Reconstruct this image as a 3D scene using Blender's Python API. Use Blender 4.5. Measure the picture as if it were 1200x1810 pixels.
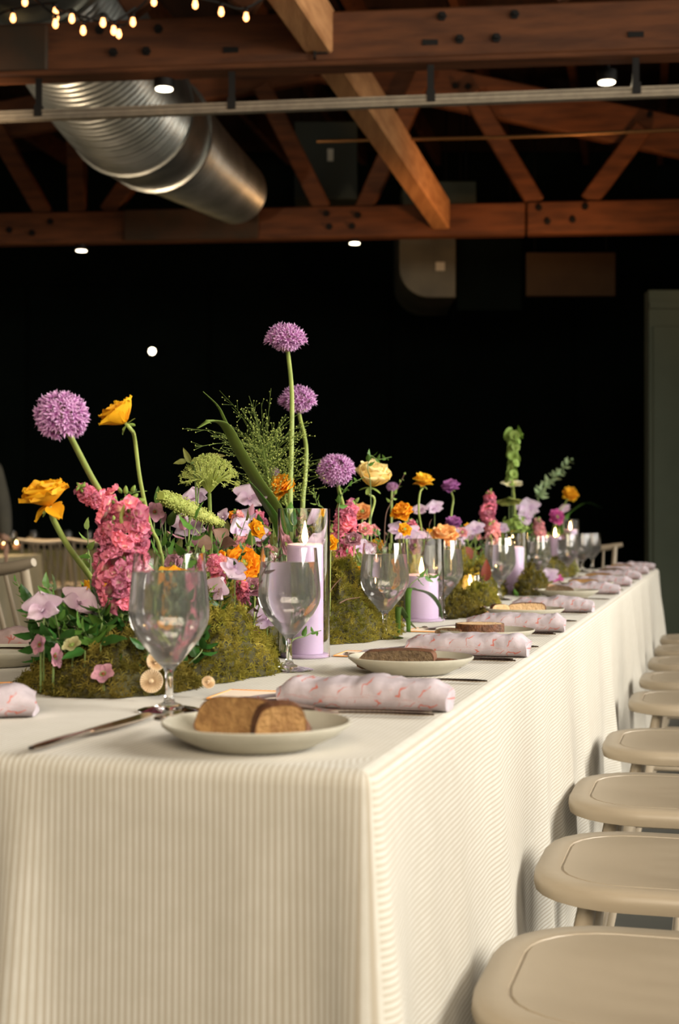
import bpy, math, random
from mathutils import Vector as V, Matrix, noise
for _o in list(bpy.data.objects): bpy.data.objects.remove(_o)
SC = bpy.context.scene
COL = SC.collection
RN = random.Random(11)
PI = math.pi
rad = math.radians

# ------------------------------------------------------------------ camera, world, lights, exposure
CAMZ, FPX, U0, H0 = 0.985, 2514.0, 600.0, 932.0       # eye height, focal length in pixels, principal column, horizon row
cd = bpy.data.cameras.new('camera'); cam = bpy.data.objects.new('camera', cd); COL.objects.link(cam)
cam.location = (0, 0, CAMZ); cam.rotation_euler = (PI/2, 0, 0)
cd.sensor_fit = 'VERTICAL'; cd.sensor_height = 36; cd.sensor_width = 24; cd.lens = 50.0; cd.shift_y = 27/1810
cd.clip_start = 0.05; cd.clip_end = 100
cd.dof.use_dof = True; cd.dof.focus_distance = 2.6; cd.dof.aperture_fstop = 5.6
SC.camera = cam
w = bpy.data.worlds.new('world'); SC.world = w; w.use_nodes = True
w.node_tree.nodes['Background'].inputs[0].default_value = (0.55, 0.75, 0.62, 1)
w.node_tree.nodes['Background'].inputs[1].default_value = 0.03
SC.view_settings.view_transform = 'Standard'; SC.view_settings.look = 'None'
SC.view_settings.gamma = 1; SC.view_settings.use_curve_mapping = False
SC.view_settings.exposure = 1.0

def lamp(name, kind, loc, energy, color, target=None, size=1, size_y=None, spot=None, blend=.6):
    l = bpy.data.lights.new(name, kind); l.energy = energy; l.color = color
    o = bpy.data.objects.new(name, l); o.location = loc; COL.objects.link(o)
    if kind == 'AREA':
        l.spread = rad(115); l.shape = 'RECTANGLE'; l.size = size; l.size_y = size_y or size
    else: l.shadow_soft_size = size
    if kind == 'SPOT': l.spot_size = rad(spot); l.spot_blend = blend
    if target: o.rotation_euler = (V(target)-V(loc)).to_track_quat('-Z', 'Y').to_euler()
    return o
lamp('assumed_side_light', 'AREA', (4.6, 0.9, 2.7), 108, (1, .945, .85), (0, 3.0, .7), 3.2, 2.2)  # unseen area light for daylight assumed from the right; no window is built
lamp('assumed_side_light', 'AREA', (5.6, 5.6, 2.6), 74, (1, .945, .85), (1, 5.6, .6), 3.2, 2.2)  # second unseen area light, farther down the table, for the same assumed daylight
lamp('front_fill', 'AREA', (.1, -2.7, 3.0), 54, (1, .85, .65), (.5, 2.6, .7), 3.0, 1.8)  # added fill from behind the camera, no fixture stands there
for x, y, e in ((3.6, 6.3, 14), (1.9, 10.6, 44), (-2.6, 10.8, 3), (4.2, 10.4, 15)):
    lamp('truss_fill', 'SPOT', (x, y, 2.6), e, (1, .50, .20), (x-1.0, y+.9, 4.2), .12, spot=150, blend=.9)  # unseen warm spots added to light the timbers from below

lamp('duct_light', 'SPOT', (-2.6, 6.9, 2.3), 110, (1, .74, .50), (-1.45, 9.4, 3.8), .10, spot=46, blend=.8)  # unseen spot added for the duct's highlight, standing for lamps out of frame

# ------------------------------------------------------------------ projection helpers (measuring real positions)
K = (0.035, 1.364); AX = (.2562, .9667); NI = (-.9667, .2562)   # near right table corner, table axis, inward normal
TOP = .75
def D(u, v, Y): return V(((u-U0)/FPX*Y, Y, CAMZ-(v-H0)/FPX*Y))
def P(u, v, z=TOP): return D(u, v, FPX*(CAMZ-z)/(v-H0))
def At(u, v, d): return D(u, v, (d+.3156)/(.2562-.9667*(u-U0)/FPX))
def T(s, d, h=0): return V((K[0]+AX[0]*s+NI[0]*d, K[1]+AX[1]*s+NI[1]*d, TOP+h))
def TU(u, d, h=0):
    p = At(u, H0, d); return V((p.x, p.y, TOP+h))
def px(p): return p.y/FPX                       # metres per pixel at that depth
TROT = math.atan2(-AX[0], AX[1])               # rotation that turns +Y to the table axis

# ------------------------------------------------------------------ materials
MATS = {}
def nodes(name):
    m = bpy.data.materials.new(name); m.use_nodes = True
    nt = m.node_tree; return m, nt, nt.nodes['Principled BSDF'], nt.nodes['Material Output']
def mixc(nt, fac, a, b):
    n = nt.nodes.new('ShaderNodeMix'); n.data_type = 'RGBA'
    for s, x in ((n.inputs[0], fac), (n.inputs[6], a), (n.inputs[7], b)):
        if hasattr(x, 'links'): nt.links.new(x, s)
        elif isinstance(x, tuple): s.default_value = (*x, 1)
        else: s.default_value = x
    return n.outputs[2]
def noise_fac(nt, scale, detail=3, lo=.35, hi=.65, vec='Object', stretch=None, dist=0):
    tc = nt.nodes.new('ShaderNodeTexCoord'); n = nt.nodes.new('ShaderNodeTexNoise')
    n.inputs['Scale'].default_value = scale; n.inputs['Detail'].default_value = detail
    n.inputs['Distortion'].default_value = dist
    src = tc.outputs[vec]
    if stretch:
        mp = nt.nodes.new('ShaderNodeMapping'); mp.inputs['Scale'].default_value = stretch
        nt.links.new(src, mp.inputs[0]); src = mp.outputs[0]
    nt.links.new(src, n.inputs['Vector'])
    r = nt.nodes.new('ShaderNodeMapRange'); r.inputs[1].default_value = lo; r.inputs[2].default_value = hi
    nt.links.new(n.outputs[0], r.inputs[0]); return r.outputs[0]
def mat(name, c1, c2=None, scale=8, rough=.6, metal=0, bump=0, bscale=60, stretch=None, lo=.35, hi=.65, trans=0, spec=.5):
    if name in MATS: return MATS[name]
    m, nt, b, out = nodes(name)
    b.inputs['Roughness'].default_value = rough; b.inputs['Metallic'].default_value = metal
    b.inputs['Specular IOR Level'].default_value = spec
    col = None
    if c2:
        col = mixc(nt, noise_fac(nt, scale, 4, lo, hi, stretch=stretch), c1, c2); nt.links.new(col, b.inputs['Base Color'])
    else: b.inputs['Base Color'].default_value = (*c1, 1)
    if bump:
        f = noise_fac(nt, bscale, 4, .2, .8, stretch=stretch); bp = nt.nodes.new('ShaderNodeBump')
        bp.inputs['Strength'].default_value = bump; bp.inputs['Distance'].default_value = .004
        nt.links.new(f, bp.inputs['Height']); nt.links.new(bp.outputs[0], b.inputs['Normal'])
    if trans: translucent(nt, b, out, col or c1, trans)
    MATS[name] = m; return m
def translucent(nt, b, out, col, f):
    t = nt.nodes.new('ShaderNodeBsdfTranslucent'); x = nt.nodes.new('ShaderNodeMixShader'); x.inputs[0].default_value = f
    if isinstance(col, tuple): t.inputs[0].default_value = (*col, 1)
    else: nt.links.new(col, t.inputs[0])
    nt.links.new(b.outputs[0], x.inputs[1]); nt.links.new(t.outputs[0], x.inputs[2]); nt.links.new(x.outputs[0], out.inputs[0])
def petal_mat(name, base, tip, var=.25, f=.3, lo=.0, hi=.8, rough=.6):
    """colour runs from the petal's foot to its rim along UV y; each copy varies a little"""
    if name in MATS: return MATS[name]
    m, nt, b, out = nodes(name); b.inputs['Roughness'].default_value = rough; b.inputs['Specular IOR Level'].default_value = .25
    uv = nt.nodes.new('ShaderNodeUVMap'); sp = nt.nodes.new('ShaderNodeSeparateXYZ'); nt.links.new(uv.outputs[0], sp.inputs[0])
    r = nt.nodes.new('ShaderNodeMapRange'); r.inputs[1].default_value = lo; r.inputs[2].default_value = hi
    nt.links.new(sp.outputs[1], r.inputs[0]); col = mixc(nt, r.outputs[0], base, tip)
    oi = nt.nodes.new('ShaderNodeObjectInfo'); h = nt.nodes.new('ShaderNodeHueSaturation')
    rr = nt.nodes.new('ShaderNodeMapRange'); rr.inputs[3].default_value = 1-var; rr.inputs[4].default_value = 1+var*.6
    nt.links.new(oi.outputs['Random'], rr.inputs[0]); nt.links.new(rr.outputs[0], h.inputs['Value'])
    rh = nt.nodes.new('ShaderNodeMapRange'); rh.inputs[3].default_value = .49; rh.inputs[4].default_value = .51
    nt.links.new(oi.outputs['Random'], rh.inputs[0]); nt.links.new(rh.outputs[0], h.inputs['Hue'])
    nt.links.new(col, h.inputs['Color']); nt.links.new(h.outputs[0], b.inputs['Base Color'])
    translucent(nt, b, out, h.outputs[0], f); MATS[name] = m; return m
def glass_mat(name, tint=(1, 1, 1), ior=1.46, rough=0.0):
    if name in MATS: return MATS[name]
    m, nt, b, out = nodes(name)
    b.inputs['Base Color'].default_value = (*tint, 1); b.inputs['Roughness'].default_value = rough
    b.inputs['Transmission Weight'].default_value = 1; b.inputs['IOR'].default_value = ior
    MATS[name] = m; return m
def emit_mat(name, c, s):
    if name in MATS: return MATS[name]
    m, nt, b, out = nodes(name)
    b.inputs['Base Color'].default_value = (*c, 1); b.inputs['Emission Color'].default_value = (*c, 1); b.inputs['Emission Strength'].default_value = s
    MATS[name] = m; return m
def stripe_mat():
    m, nt, b, out = nodes('striped_linen'); b.inputs['Roughness'].default_value = .85; b.inputs['Specular IOR Level'].default_value = .15
    b.inputs['Sheen Weight'].default_value = .15
    uv = nt.nodes.new('ShaderNodeUVMap'); sp = nt.nodes.new('ShaderNodeSeparateXYZ'); nt.links.new(uv.outputs[0], sp.inputs[0])
    q = nt.nodes.new('ShaderNodeMath'); q.operation = 'MULTIPLY'; q.inputs[1].default_value = 2*PI/.0071; nt.links.new(sp.outputs[0], q.inputs[0])
    s = nt.nodes.new('ShaderNodeMath'); s.operation = 'SINE'; nt.links.new(q.outputs[0], s.inputs[0])
    r = nt.nodes.new('ShaderNodeMapRange'); r.inputs[1].default_value = -.15; r.inputs[2].default_value = .75; nt.links.new(s.outputs[0], r.inputs[0])
    base = mixc(nt, noise_fac(nt, 35, 5), (.545, .525, .465), (.585, .565, .51))
    col = mixc(nt, r.outputs[0], base, (.425, .38, .305)); nt.links.new(col, b.inputs['Base Color'])
    f = noise_fac(nt, 900, 2, .2, .8); bp = nt.nodes.new('ShaderNodeBump'); bp.inputs['Strength'].default_value = .25; bp.inputs['Distance'].default_value = .001
    f2 = noise_fac(nt, 9, 3, .2, .8, stretch=(1, .35, .35)); bp2 = nt.nodes.new('ShaderNodeBump'); bp2.inputs['Strength'].default_value = .3; bp2.inputs['Distance'].default_value = .006
    nt.links.new(f, bp.inputs['Height']); nt.links.new(f2, bp2.inputs['Height']); nt.links.new(bp2.outputs[0], bp.inputs['Normal']); nt.links.new(bp.outputs[0], b.inputs['Normal'])
    return m
def napkin_mat(name, ground, red=(.48, .15, .12)):
    """lavender linen with printed red fern sprays"""
    m, nt, b, out = nodes(name); b.inputs['Roughness'].default_value = .85; b.inputs['Specular IOR Level'].default_value = .15
    uv = nt.nodes.new('ShaderNodeUVMap')
    wv = nt.nodes.new('ShaderNodeTexWave'); wv.bands_direction = 'DIAGONAL'; wv.inputs['Scale'].default_value = 20; wv.inputs['Distortion'].default_value = 11
    wv.inputs['Detail'].default_value = 2; wv.inputs['Detail Scale'].default_value = 1.6; nt.links.new(uv.outputs[0], wv.inputs['Vector'])
    r = nt.nodes.new('ShaderNodeMapRange'); r.inputs[1].default_value = .90; r.inputs[2].default_value = .97; nt.links.new(wv.outputs['Fac'], r.inputs[0])
    n = nt.nodes.new('ShaderNodeTexNoise'); n.inputs['Scale'].default_value = 22; nt.links.new(uv.outputs[0], n.inputs['Vector'])
    r2 = nt.nodes.new('ShaderNodeMapRange'); r2.inputs[1].default_value = .47; r2.inputs[2].default_value = .54; nt.links.new(n.outputs[0], r2.inputs[0])
    mu = nt.nodes.new('ShaderNodeMath'); mu.operation = 'MULTIPLY'; nt.links.new(r.outputs[0], mu.inputs[0]); nt.links.new(r2.outputs[0], mu.inputs[1])
    pale = mixc(nt, noise_fac(nt, 28, 3, .45, .6), ground, tuple(min(1, c*1.25) for c in ground))
    nt.links.new(mixc(nt, mu.outputs[0], pale, red), b.inputs['Base Color'])
    f = noise_fac(nt, 500, 2, .2, .8); bp = nt.nodes.new('ShaderNodeBump'); bp.inputs['Strength'].default_value = .2; bp.inputs['Distance'].default_value = .001
    nt.links.new(f, bp.inputs['Height']); nt.links.new(bp.outputs[0], b.inputs['Normal']); return m

LINEN = stripe_mat()
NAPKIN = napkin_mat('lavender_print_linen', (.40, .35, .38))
NAPKIN2 = napkin_mat('shaded_print_linen', (.34, .25, .24), (.40, .14, .12))  # darker copy of the napkin print, shade put into its colours
M_CHAIR = mat('warm_white_paint', (.375, .31, .225), (.35, .29, .21), 6, .38)
M_TIMBER = mat('old_fir', (.17, .056, .016), (.085, .027, .0075), 3, .7, bump=.3, bscale=20, stretch=(.5, 6, 6))
M_TIMBER2 = mat('lighter_fir', (.60, .30, .12), (.42, .19, .07), 3, .7, bump=.3, bscale=20, stretch=(6, .5, 6))
M_DARKWOOD = mat('dark_boards', (.045, .018, .008), (.025, .010, .005), 2, .85, stretch=(6, .3, 1))
M_IRON = mat('blackened_iron', (.012, .011, .010), rough=.5, metal=.6)
M_PLATEIRON = mat('dark_splice_wood', (.045, .030, .016), (.075, .036, .016), 5, .8)
M_STEEL = mat('galvanised_channel', (.42, .36, .27), (.34, .29, .22), 20, .45, metal=.5)
M_DUCT = mat('galvanised_duct', (.48, .50, .47), (.34, .36, .33), 5, .34, metal=.9)
M_DUCT2 = mat('dull_duct', (.16, .155, .12), (.11, .11, .09), 3, .5, metal=.6)
M_BLACK = mat('black_paint', (.006, .0105, .009), (.0045, .008, .007), 2, .95, spec=.05)
M_PLASTER = mat('pale_plaster', (.62, .58, .50), (.56, .52, .45), 3, .9)
M_FLOOR = mat('dark_concrete', (.035, .036, .030), (.022, .023, .020), 2, .6)
M_GREYGREEN = mat('grey_green_panel', (.115, .14, .10), (.10, .125, .088), 3, .8)
M_GLASS = glass_mat('clear_glass')
M_THIN = glass_mat('thin_cylinder_glass', ior=1.2)
def water_mat():
    m, nt, b, out = nodes('iced_water'); b.inputs['Transmission Weight'].default_value = 1; b.inputs['IOR'].default_value = 1.33; b.inputs['Roughness'].default_value = .035
    translucent(nt, b, out, (.95, .95, .93), .24); return m
M_WATER = water_mat()                             # fogged water; its white veil is raised to brighten the goblets
M_PLATE = mat('pale_stoneware', (.50, .475, .395), (.46, .44, .36), 40, .35, bump=.05, bscale=200)
M_CRUST = mat('bread_crust', (.17, .06, .018), (.07, .025, .009), 70, .7, bump=.6, bscale=220)
M_CRUMB = mat('bread_crumb', (.42, .235, .085), (.27, .135, .045), 90, .85, bump=.8, bscale=260)
M_CRUMBD = mat('rye_crumb', (.17, .11, .055), (.09, .055, .028), 110, .85, bump=.8, bscale=260)
M_CRUMBL = mat('white_crumb', (.74, .52, .30), (.60, .38, .19), 90, .85, bump=.7, bscale=260)
M_SILVER = mat('polished_cutlery', (.62, .52, .44), rough=.16, metal=1)
M_CARD = mat('cream_card', (.84, .70, .56), rough=.8)
M_CARDEDGE = mat('orange_card_edge', (.80, .36, .10), rough=.8)
M_WAX = mat('lavender_wax', (.60, .46, .66), rough=.45, trans=.15)
M_WAXP = mat('pale_wax', (.85, .66, .55), rough=.45, trans=.3)
M_STEM = mat('stem_green', (.34, .42, .10), (.26, .34, .08), 30, .5, trans=.1)
M_STEMD = mat('stem_dark', (.13, .19, .05), (.10, .15, .04), 30, .5)
M_TWIG = mat('twig', (.14, .07, .04), rough=.7)
M_LEAF = petal_mat('leaf_green', (.065, .15, .024), (.10, .21, .035), .35, .2, rough=.4)
M_LEAFD = petal_mat('leaf_deep', (.022, .07, .012), (.035, .105, .02), .3, .12, rough=.35)
M_LEAFY = petal_mat('leaf_lime', (.20, .30, .06), (.30, .42, .10), .3, .3)
M_LEAFG = petal_mat('leaf_grey', (.17, .26, .12), (.27, .36, .19), .25, .2)
M_LEAFO = petal_mat('leaf_olive', (.12, .13, .03), (.20, .20, .05), .25, .2)
M_BURG = petal_mat('leaf_burgundy', (.15, .03, .02), (.24, .05, .03), .25, .2)
M_HEUCH = petal_mat('leaf_bronze', (.13, .075, .05), (.20, .11, .085), .3, .15)
M_YEL = petal_mat('petal_yellow', (.90, .42, .02), (.98, .60, .04), .12, .35)
M_ORG = petal_mat('petal_orange', (.90, .28, .01), (.98, .44, .02), .12, .35)
M_GOLD = petal_mat('petal_gold', (.86, .40, .01), (.94, .52, .02), .12, .35)
M_PEACH = petal_mat('petal_peach', (.95, .42, .12), (.98, .58, .24), .12, .35)
M_ROSE = petal_mat('petal_butter', (.95, .62, .12), (.98, .82, .42), .08, .35)
M_CREAM = petal_mat('petal_cream', (.90, .80, .42), (.95, .90, .66), .08, .35)
M_LAV = petal_mat('petal_lavender', (.66, .46, .62), (.82, .66, .76), .15, .4)
M_LAVP = petal_mat('petal_pale_lavender', (.70, .50, .72), (.82, .70, .84), .12, .4)
M_MAUVE = petal_mat('petal_mauve', (.45, .20, .28), (.55, .28, .34), .25, .35)
M_PINK = petal_mat('petal_pink', (.92, .74, .55), (.80, .25, .37), .48, .35, lo=.0, hi=.42)  # light tip and wide random tones stand in for floret highlights and shade
M_PINKL = petal_mat('petal_light_pink', (.92, .80, .55), (.90, .42, .46), .25, .35, lo=.05, hi=.6)
M_PURP = petal_mat('petal_purple', (.32, .08, .32), (.50, .18, .46), .25, .35)
M_MAG = petal_mat('petal_magenta', (.50, .06, .26), (.72, .16, .46), .2, .35)
M_ALL = petal_mat('allium_floret', (.38, .10, .36), (.86, .58, .86), .1, .3, lo=.2, hi=1.0)
M_ALLD = mat('allium_pedicel', (.24, .13, .14), rough=.7)
M_HELL = petal_mat('hellebore_green', (.26, .20, .08), (.50, .48, .24), .15, .3)
M_UMB = petal_mat('umbel_green', (.34, .40, .08), (.52, .56, .16), .2, .25)
M_MUSH = mat('mushroom_cream', (.80, .66, .46), (.66, .48, .30), 60, .7)
M_GOURD = mat('orange_gourd', (.82, .36, .08), (.70, .28, .06), 20, .5)
def moss_mat(name, a, b_):
    m, nt, b, out = nodes(name); b.inputs['Roughness'].default_value = .9; b.inputs['Specular IOR Level'].default_value = .1
    c = mixc(nt, noise_fac(nt, 22, 4, .36, .62), a, b_); c2 = mixc(nt, noise_fac(nt, 7, 2, .4, .62), c, (.05, .055, .012))
    c3 = mixc(nt, .28, c, c2); nt.links.new(c3, b.inputs['Base Color']); translucent(nt, b, out, c3, .25); return m
M_MOSS = moss_mat('moss', (.15, .15, .016), (.40, .33, .06))
M_MOSSB = moss_mat('moss_brown_shaded', (.09, .08, .012), (.26, .20, .04))  # brown moss, darkened further to carry the left front mound's shade
M_MOSSL = moss_mat('moss_lime', (.40, .46, .09), (.64, .62, .22))
M_SOIL = mat('moss_base', (.055, .05, .015), (.035, .03, .01), 30, .95)

# ------------------------------------------------------------------ mesh builder
class MB:
    def __init__(s): s.v = []; s.f = []; s.uv = []
    def add(s, vs, fs, uvs=None):
        o = len(s.v); s.v += [tuple(p) for p in vs]; s.f += [tuple(i+o for i in f) for f in fs]
        s.uv += uvs if uvs else [(0, .5)]*len(vs)
    def grid(s, fn, nu, nv, wrap=False):
        vs = []; uv = []; n = nu if wrap else nu+1
        for j in range(nv+1):
            for i in range(n):
                a, b = i/nu, j/nv; vs.append(fn(a, b)); uv.append((a, b))
        fs = []
        for j in range(nv):
            for i in range(nu):
                k = (i+1) % n if wrap else i+1
                fs.append((j*n+i, j*n+k, (j+1)*n+k, (j+1)*n+i))
        s.add(vs, fs, uv)
    def tube(s, pts, r, n=6, cap=True):
        pts = [V(p) for p in pts]; m = len(pts); rs = r if isinstance(r, (list, tuple)) else [r]*m
        vs = []; uv = []; ref = None
        for j, p in enumerate(pts):
            t = (pts[min(j+1, m-1)]-pts[max(j-1, 0)]).normalized()
            if ref is None: ref = t.orthogonal().normalized()
            ref = (ref-t*ref.dot(t)).normalized(); b = t.cross(ref)
            for i in range(n):
                a = 2*PI*i/n; vs.append(p+(ref*math.cos(a)+b*math.sin(a))*rs[j]); uv.append((i/n, j/(m-1)))
        fs = [(j*n+i, j*n+(i+1) % n, (j+1)*n+(i+1) % n, (j+1)*n+i) for j in range(m-1) for i in range(n)]
        if cap: fs += [tuple(range(n-1, -1, -1)), tuple((m-1)*n+i for i in range(n))]
        s.add(vs, fs, uv)
    def lathe(s, prof, n=24, M=None, cap0=True, cap1=True):
        vs = []; uv = []; m = len(prof)
        for j, (r, z) in enumerate(prof):
            for i in range(n):
                p = V((r*math.cos(2*PI*i/n), r*math.sin(2*PI*i/n), z)); vs.append(M @ p if M else p); uv.append((i/n, j/(m-1)))
        fs = [(j*n+i, j*n+(i+1) % n, (j+1)*n+(i+1) % n, (j+1)*n+i) for j in range(m-1) for i in range(n)]
        if cap0: fs.append(tuple(range(n-1, -1, -1)))
        if cap1: fs.append(tuple((m-1)*n+i for i in range(n)))
        s.add(vs, fs, uv)
    def ball(s, c, r, n=10, sc=(1, 1, 1)):
        prof = [(max(1e-5, r*math.sin(PI*j/(n-2))), -r*math.cos(PI*j/(n-2))) for j in range(n-1)]
        s.lathe(prof, n, Matrix.Translation(c) @ Matrix.Diagonal((*sc, 1)), False, False)
    def box(s, c, size, M=None):
        x, y, z = size[0]/2, size[1]/2, size[2]/2; c = V(c)
        vs = [c+V((a*x, b*y, d*z)) for a in (-1, 1) for b in (-1, 1) for d in (-1, 1)]
        if M: vs = [M @ p for p in vs]
        s.add(vs, [(0, 1, 3, 2), (4, 6, 7, 5), (0, 4, 5, 1), (2, 3, 7, 6), (0, 2, 6, 4), (1, 5, 7, 3)])
    def beam(s, a, b, w, h, up=(0, 0, 1)):
        """a squared bar from a to b, w across, h along up"""
        a, b = V(a), V(b); t = (b-a).normalized(); x = t.cross(V(up)).normalized(); z = x.cross(t)
        vs = [p+x*(i*w/2)+z*(k*h/2) for p in (a, b) for i in (-1, 1) for k in (-1, 1)]
        s.add(vs, [(0, 1, 3, 2), (4, 6, 7, 5), (0, 4, 5, 1), (2, 3, 7, 6), (0, 2, 6, 4), (1, 5, 7, 3)])
    def mesh(s, name, m, smooth=True):
        me = bpy.data.meshes.new(name); me.from_pydata(s.v, [], s.f)
        ul = me.uv_layers.new(name='UVMap'); li = [0]*len(me.loops); me.loops.foreach_get('vertex_index', li)
        flat = []
        for i in li: flat += s.uv[i]
        ul.data.foreach_set('uv', flat)
        if smooth: me.polygons.foreach_set('use_smooth', [True]*len(me.polygons))
        if m: me.materials.append(m)
        me.update()
        if smooth: me.set_sharp_from_angle(angle=rad(62))
        return me
    def build(s, name, m, parent=None, smooth=True, M=None): return inst(s.mesh(name, m, smooth), name, parent, M)
def inst(me, name, parent=None, M=None):
    o = bpy.data.objects.new(name, me); COL.objects.link(o)
    if parent: o.parent = parent
    if M is not None: o.matrix_basis = M
    return o
def tag(o, label=None, cat=None, group=None, kind=None):
    for k, x in (('label', label), ('category', cat), ('group', group), ('kind', kind)):
        if x: o[k] = x
    return o
def thing(name, loc, label, cat, group=None, rz=0):
    o = bpy.data.objects.new(name, None); COL.objects.link(o); o.location = loc; o.rotation_euler = (0, 0, rz); o.empty_display_size = .02
    return tag(o, label, cat, group)
def copy_tree(o, parent=None):
    c = o.copy(); COL.objects.link(c)
    if parent: c.parent = parent
    for ch in list(o.children): copy_tree(ch, c)
    return c
def bevel(o, w, seg=2):
    m = o.modifiers.new('bevel', 'BEVEL'); m.width = w; m.segments = seg; m.limit_method = 'ANGLE'; return o
def curve(pts, n=6):
    """Catmull-Rom through the points"""
    pts = [V(p) for p in pts]; q = [pts[0]*2-pts[1]]+pts+[pts[-1]*2-pts[-2]]; out = []
    for i in range(1, len(q)-2):
        a, b, c, d = q[i-1:i+3]
        for k in range(n):
            t = k/n; out.append(.5*((2*b)+(c-a)*t+(2*a-5*b+4*c-d)*t*t+(3*b-a-3*c+d)*t*t*t))
    return out+[pts[-1]]
def frame(z, loc=(0, 0, 0), roll=0): return Matrix.Translation(loc) @ V(z).to_track_quat('Z', 'Y').to_matrix().to_4x4() @ Matrix.Rotation(roll, 4, 'Z')
def RX(a): return Matrix.Rotation(a, 4, 'X')
def RZ(a): return Matrix.Rotation(a, 4, 'Z')
def TR(x, y, z): return Matrix.Translation((x, y, z))
def SCL(k): return Matrix.Scale(k, 4)
# ------------------------------------------------------------------ room shell
def struct(name, mb, m, smooth=False): return tag(mb.build(name, m, smooth=smooth), kind='structure')
b = MB(); b.box((-.5, 7, -.05), (17.5, 23, .1)); struct('floor', b, M_FLOOR)
b = MB(); b.box((-.5, 17.6, 2.8), (17.5, .2, 5.6)); wb = struct('wall_back', b, M_BLACK)
for k in range(7):                                                    # black wall panels with recessed seams
    p = MB(); p.box((-7.2+k*2.24, 17.48, 2.0), (2.2, .03, 3.9)); bevel(p.build('panel', M_BLACK, wb, False), .01)
b = MB(); b.box((-9.2, 7, 2.8), (.2, 23, 5.6)); struct('wall_left', b, M_PLASTER)
b = MB(); b.box((8.1, 7, 2.8), (.2, 23, 5.6)); struct('wall_right', b, M_PLASTER)
b = MB(); b.box((-.5, -4.4, 2.8), (17.5, .2, 5.6)); struct('wall_front', b, M_PLASTER)
b = MB(); b.box((-.5, 7, 5.66), (17.5, 23, .1)); ce = struct('ceiling', b, M_DARKWOOD)
pd = V((.217, 1, 0)).normalized()
for k in range(15):                                                   # rafters run along the building
    p = MB(); x = -8.2+k*.9; p.beam((x, 7, 5.5), (x+2.2, 17.3, 5.5), .07, .22); p.build('rafter', M_TIMBER, ce, False)
# grey green partition at the right
x0 = D(1148, H0, 11).x; ztop = D(1148, 512, 11).z
b = MB(); b.box((x0+1.6, 11.1, ztop/2), (3.2, .16, ztop)); pw = struct('wall_right_end', b, M_GREYGREEN)
p = MB(); p.box((x0+1.6, 11.005, ztop-.12), (3.2, .03, .05)); p.build('trim', M_GREYGREEN, pw, False)
for k in range(2):
    p = MB(); p.box((x0+.78+k*1.6, 11.012, ztop/2-.1), (1.5, .02, ztop-.36)); bevel(p.build('panel', M_GREYGREEN, pw, False), .008)

# ------------------------------------------------------------------ timber trusses
def plane(Y0):
    def f(u, v, dy=0):
        Y = Y0/(1+.12*(u-U0)/FPX)
        p = D(u, v, Y); p.y += dy; return p
    return f
NP, FP = plane(7.65), plane(12.3)
def bar(name, a, b, wid, thick, m, par):
    mb = MB(); t = (b-a).normalized(); side = V((1, -.12, 0)).normalized(); nrm = V((.12, 1, 0)).normalized()
    up = nrm.cross(t).normalized(); mb.beam(a, b, thick, wid, up); return bevel(mb.build(name, m, par, False), .012, 1)
def bolts(fp, pts, r, par):
    for u, v in pts:
        mb = MB(); c = fp(u, v); c.y -= .075
        mb.lathe([(r, 0), (r, .012), (r*.55, .012), (r*.55, .035)], 6, frame((0, -1, 0), c)); mb.build('bolt', M_IRON, par, False)
tr = thing('roof_truss', (0, 0, 0), 'nearer dark timber roof truss whose thick bottom beam crosses the top of the room', 'truss')
a, c = NP(-330, 106), NP(1500, 38); bar('bottom_chord', a, c, .27, .14, M_TIMBER, tr)
a2 = V(a); c2 = V(c); bar('bottom_batten', a2+V((0, -.03, -.15)), c2+V((0, -.03, -.15)), .03, .17, M_TIMBER, tr)
p0, p1 = NP(-60, 98), NP(90, 93); bar('splice_block', p0+V((0, -.08, 0)), p1+V((0, -.08, 0)), .26, .03, M_PLATEIRON, tr)
for u0, v0, u1, v1 in ((250, 15, 60, -260), (420, 10, 610, -280), (1010, -10, 860, -290), (1120, -16, 1300, -260)):
    bar('web_member', NP(u0, v0, .05), NP(u1, v1, .05), .16, .1, M_TIMBER, tr)
bar('top_chord', NP(-300, -280, .02), NP(1500, -330, .02), .27, .14, M_TIMBER, tr)
bolts(NP, ((779, 38), (906, 35), (810, 78), (874, 76), (204, 101), (262, 99), (283, 60), (180, 62)), .026, tr)
tr = thing('roof_truss', (0, 0, 0), 'farther timber roof truss with slanting web members above the black back wall', 'truss')
bar('bottom_chord', FP(-330, 413), FP(928, 388.5), .275, .14, M_TIMBER, tr)
bar('bottom_chord', FP(931, 388), FP(1500, 378), .275, .14, M_TIMBER, tr)
p0, p1 = FP(222, 402), FP(458, 398); bar('splice_block', p0+V((0, -.09, 0)), p1+V((0, -.09, 0)), .27, .04, M_PLATEIRON, tr)
for i, (u0, v0, u1, v1) in enumerate(((80, 380, -20, 205), (138, 378, 132, 170), (190, 376, 320, 190), (572, 372, 462, 150), (642, 372, 752, 125), (948, 360, 832, 165), (1040, 356, 1138, 225))):
    bar('web_member', FP(u0, v0, .02), FP(u1, v1, .02), .155, .12, M_TIMBER, tr)
bar('top_chord', FP(560, 100, .14), FP(1420, 280, .14), .33, .12, M_TIMBER, tr)
bar('top_chord', FP(565, 100, .14), FP(-300, 262, .14), .33, .12, M_TIMBER, tr)
bolts(FP, ((577, 381), (632, 384), (582, 404), (622, 403), (950, 371), (965, 395), (1031, 369), (1009, 392), (20, 410), (92, 395), (60, 415)), .03, tr)
for (u, v) in ((740, 132), (805, 148), (828, 149), (1151, 199), (1127, 228)):
    mb = MB(); q = FP(u, v, .06); mb.lathe([(.03, 0), (.03, .015), (.015, .015), (.015, .04)], 6, frame((0, -1, 0), q)); mb.build('bolt', M_IRON, tr, False)
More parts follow.
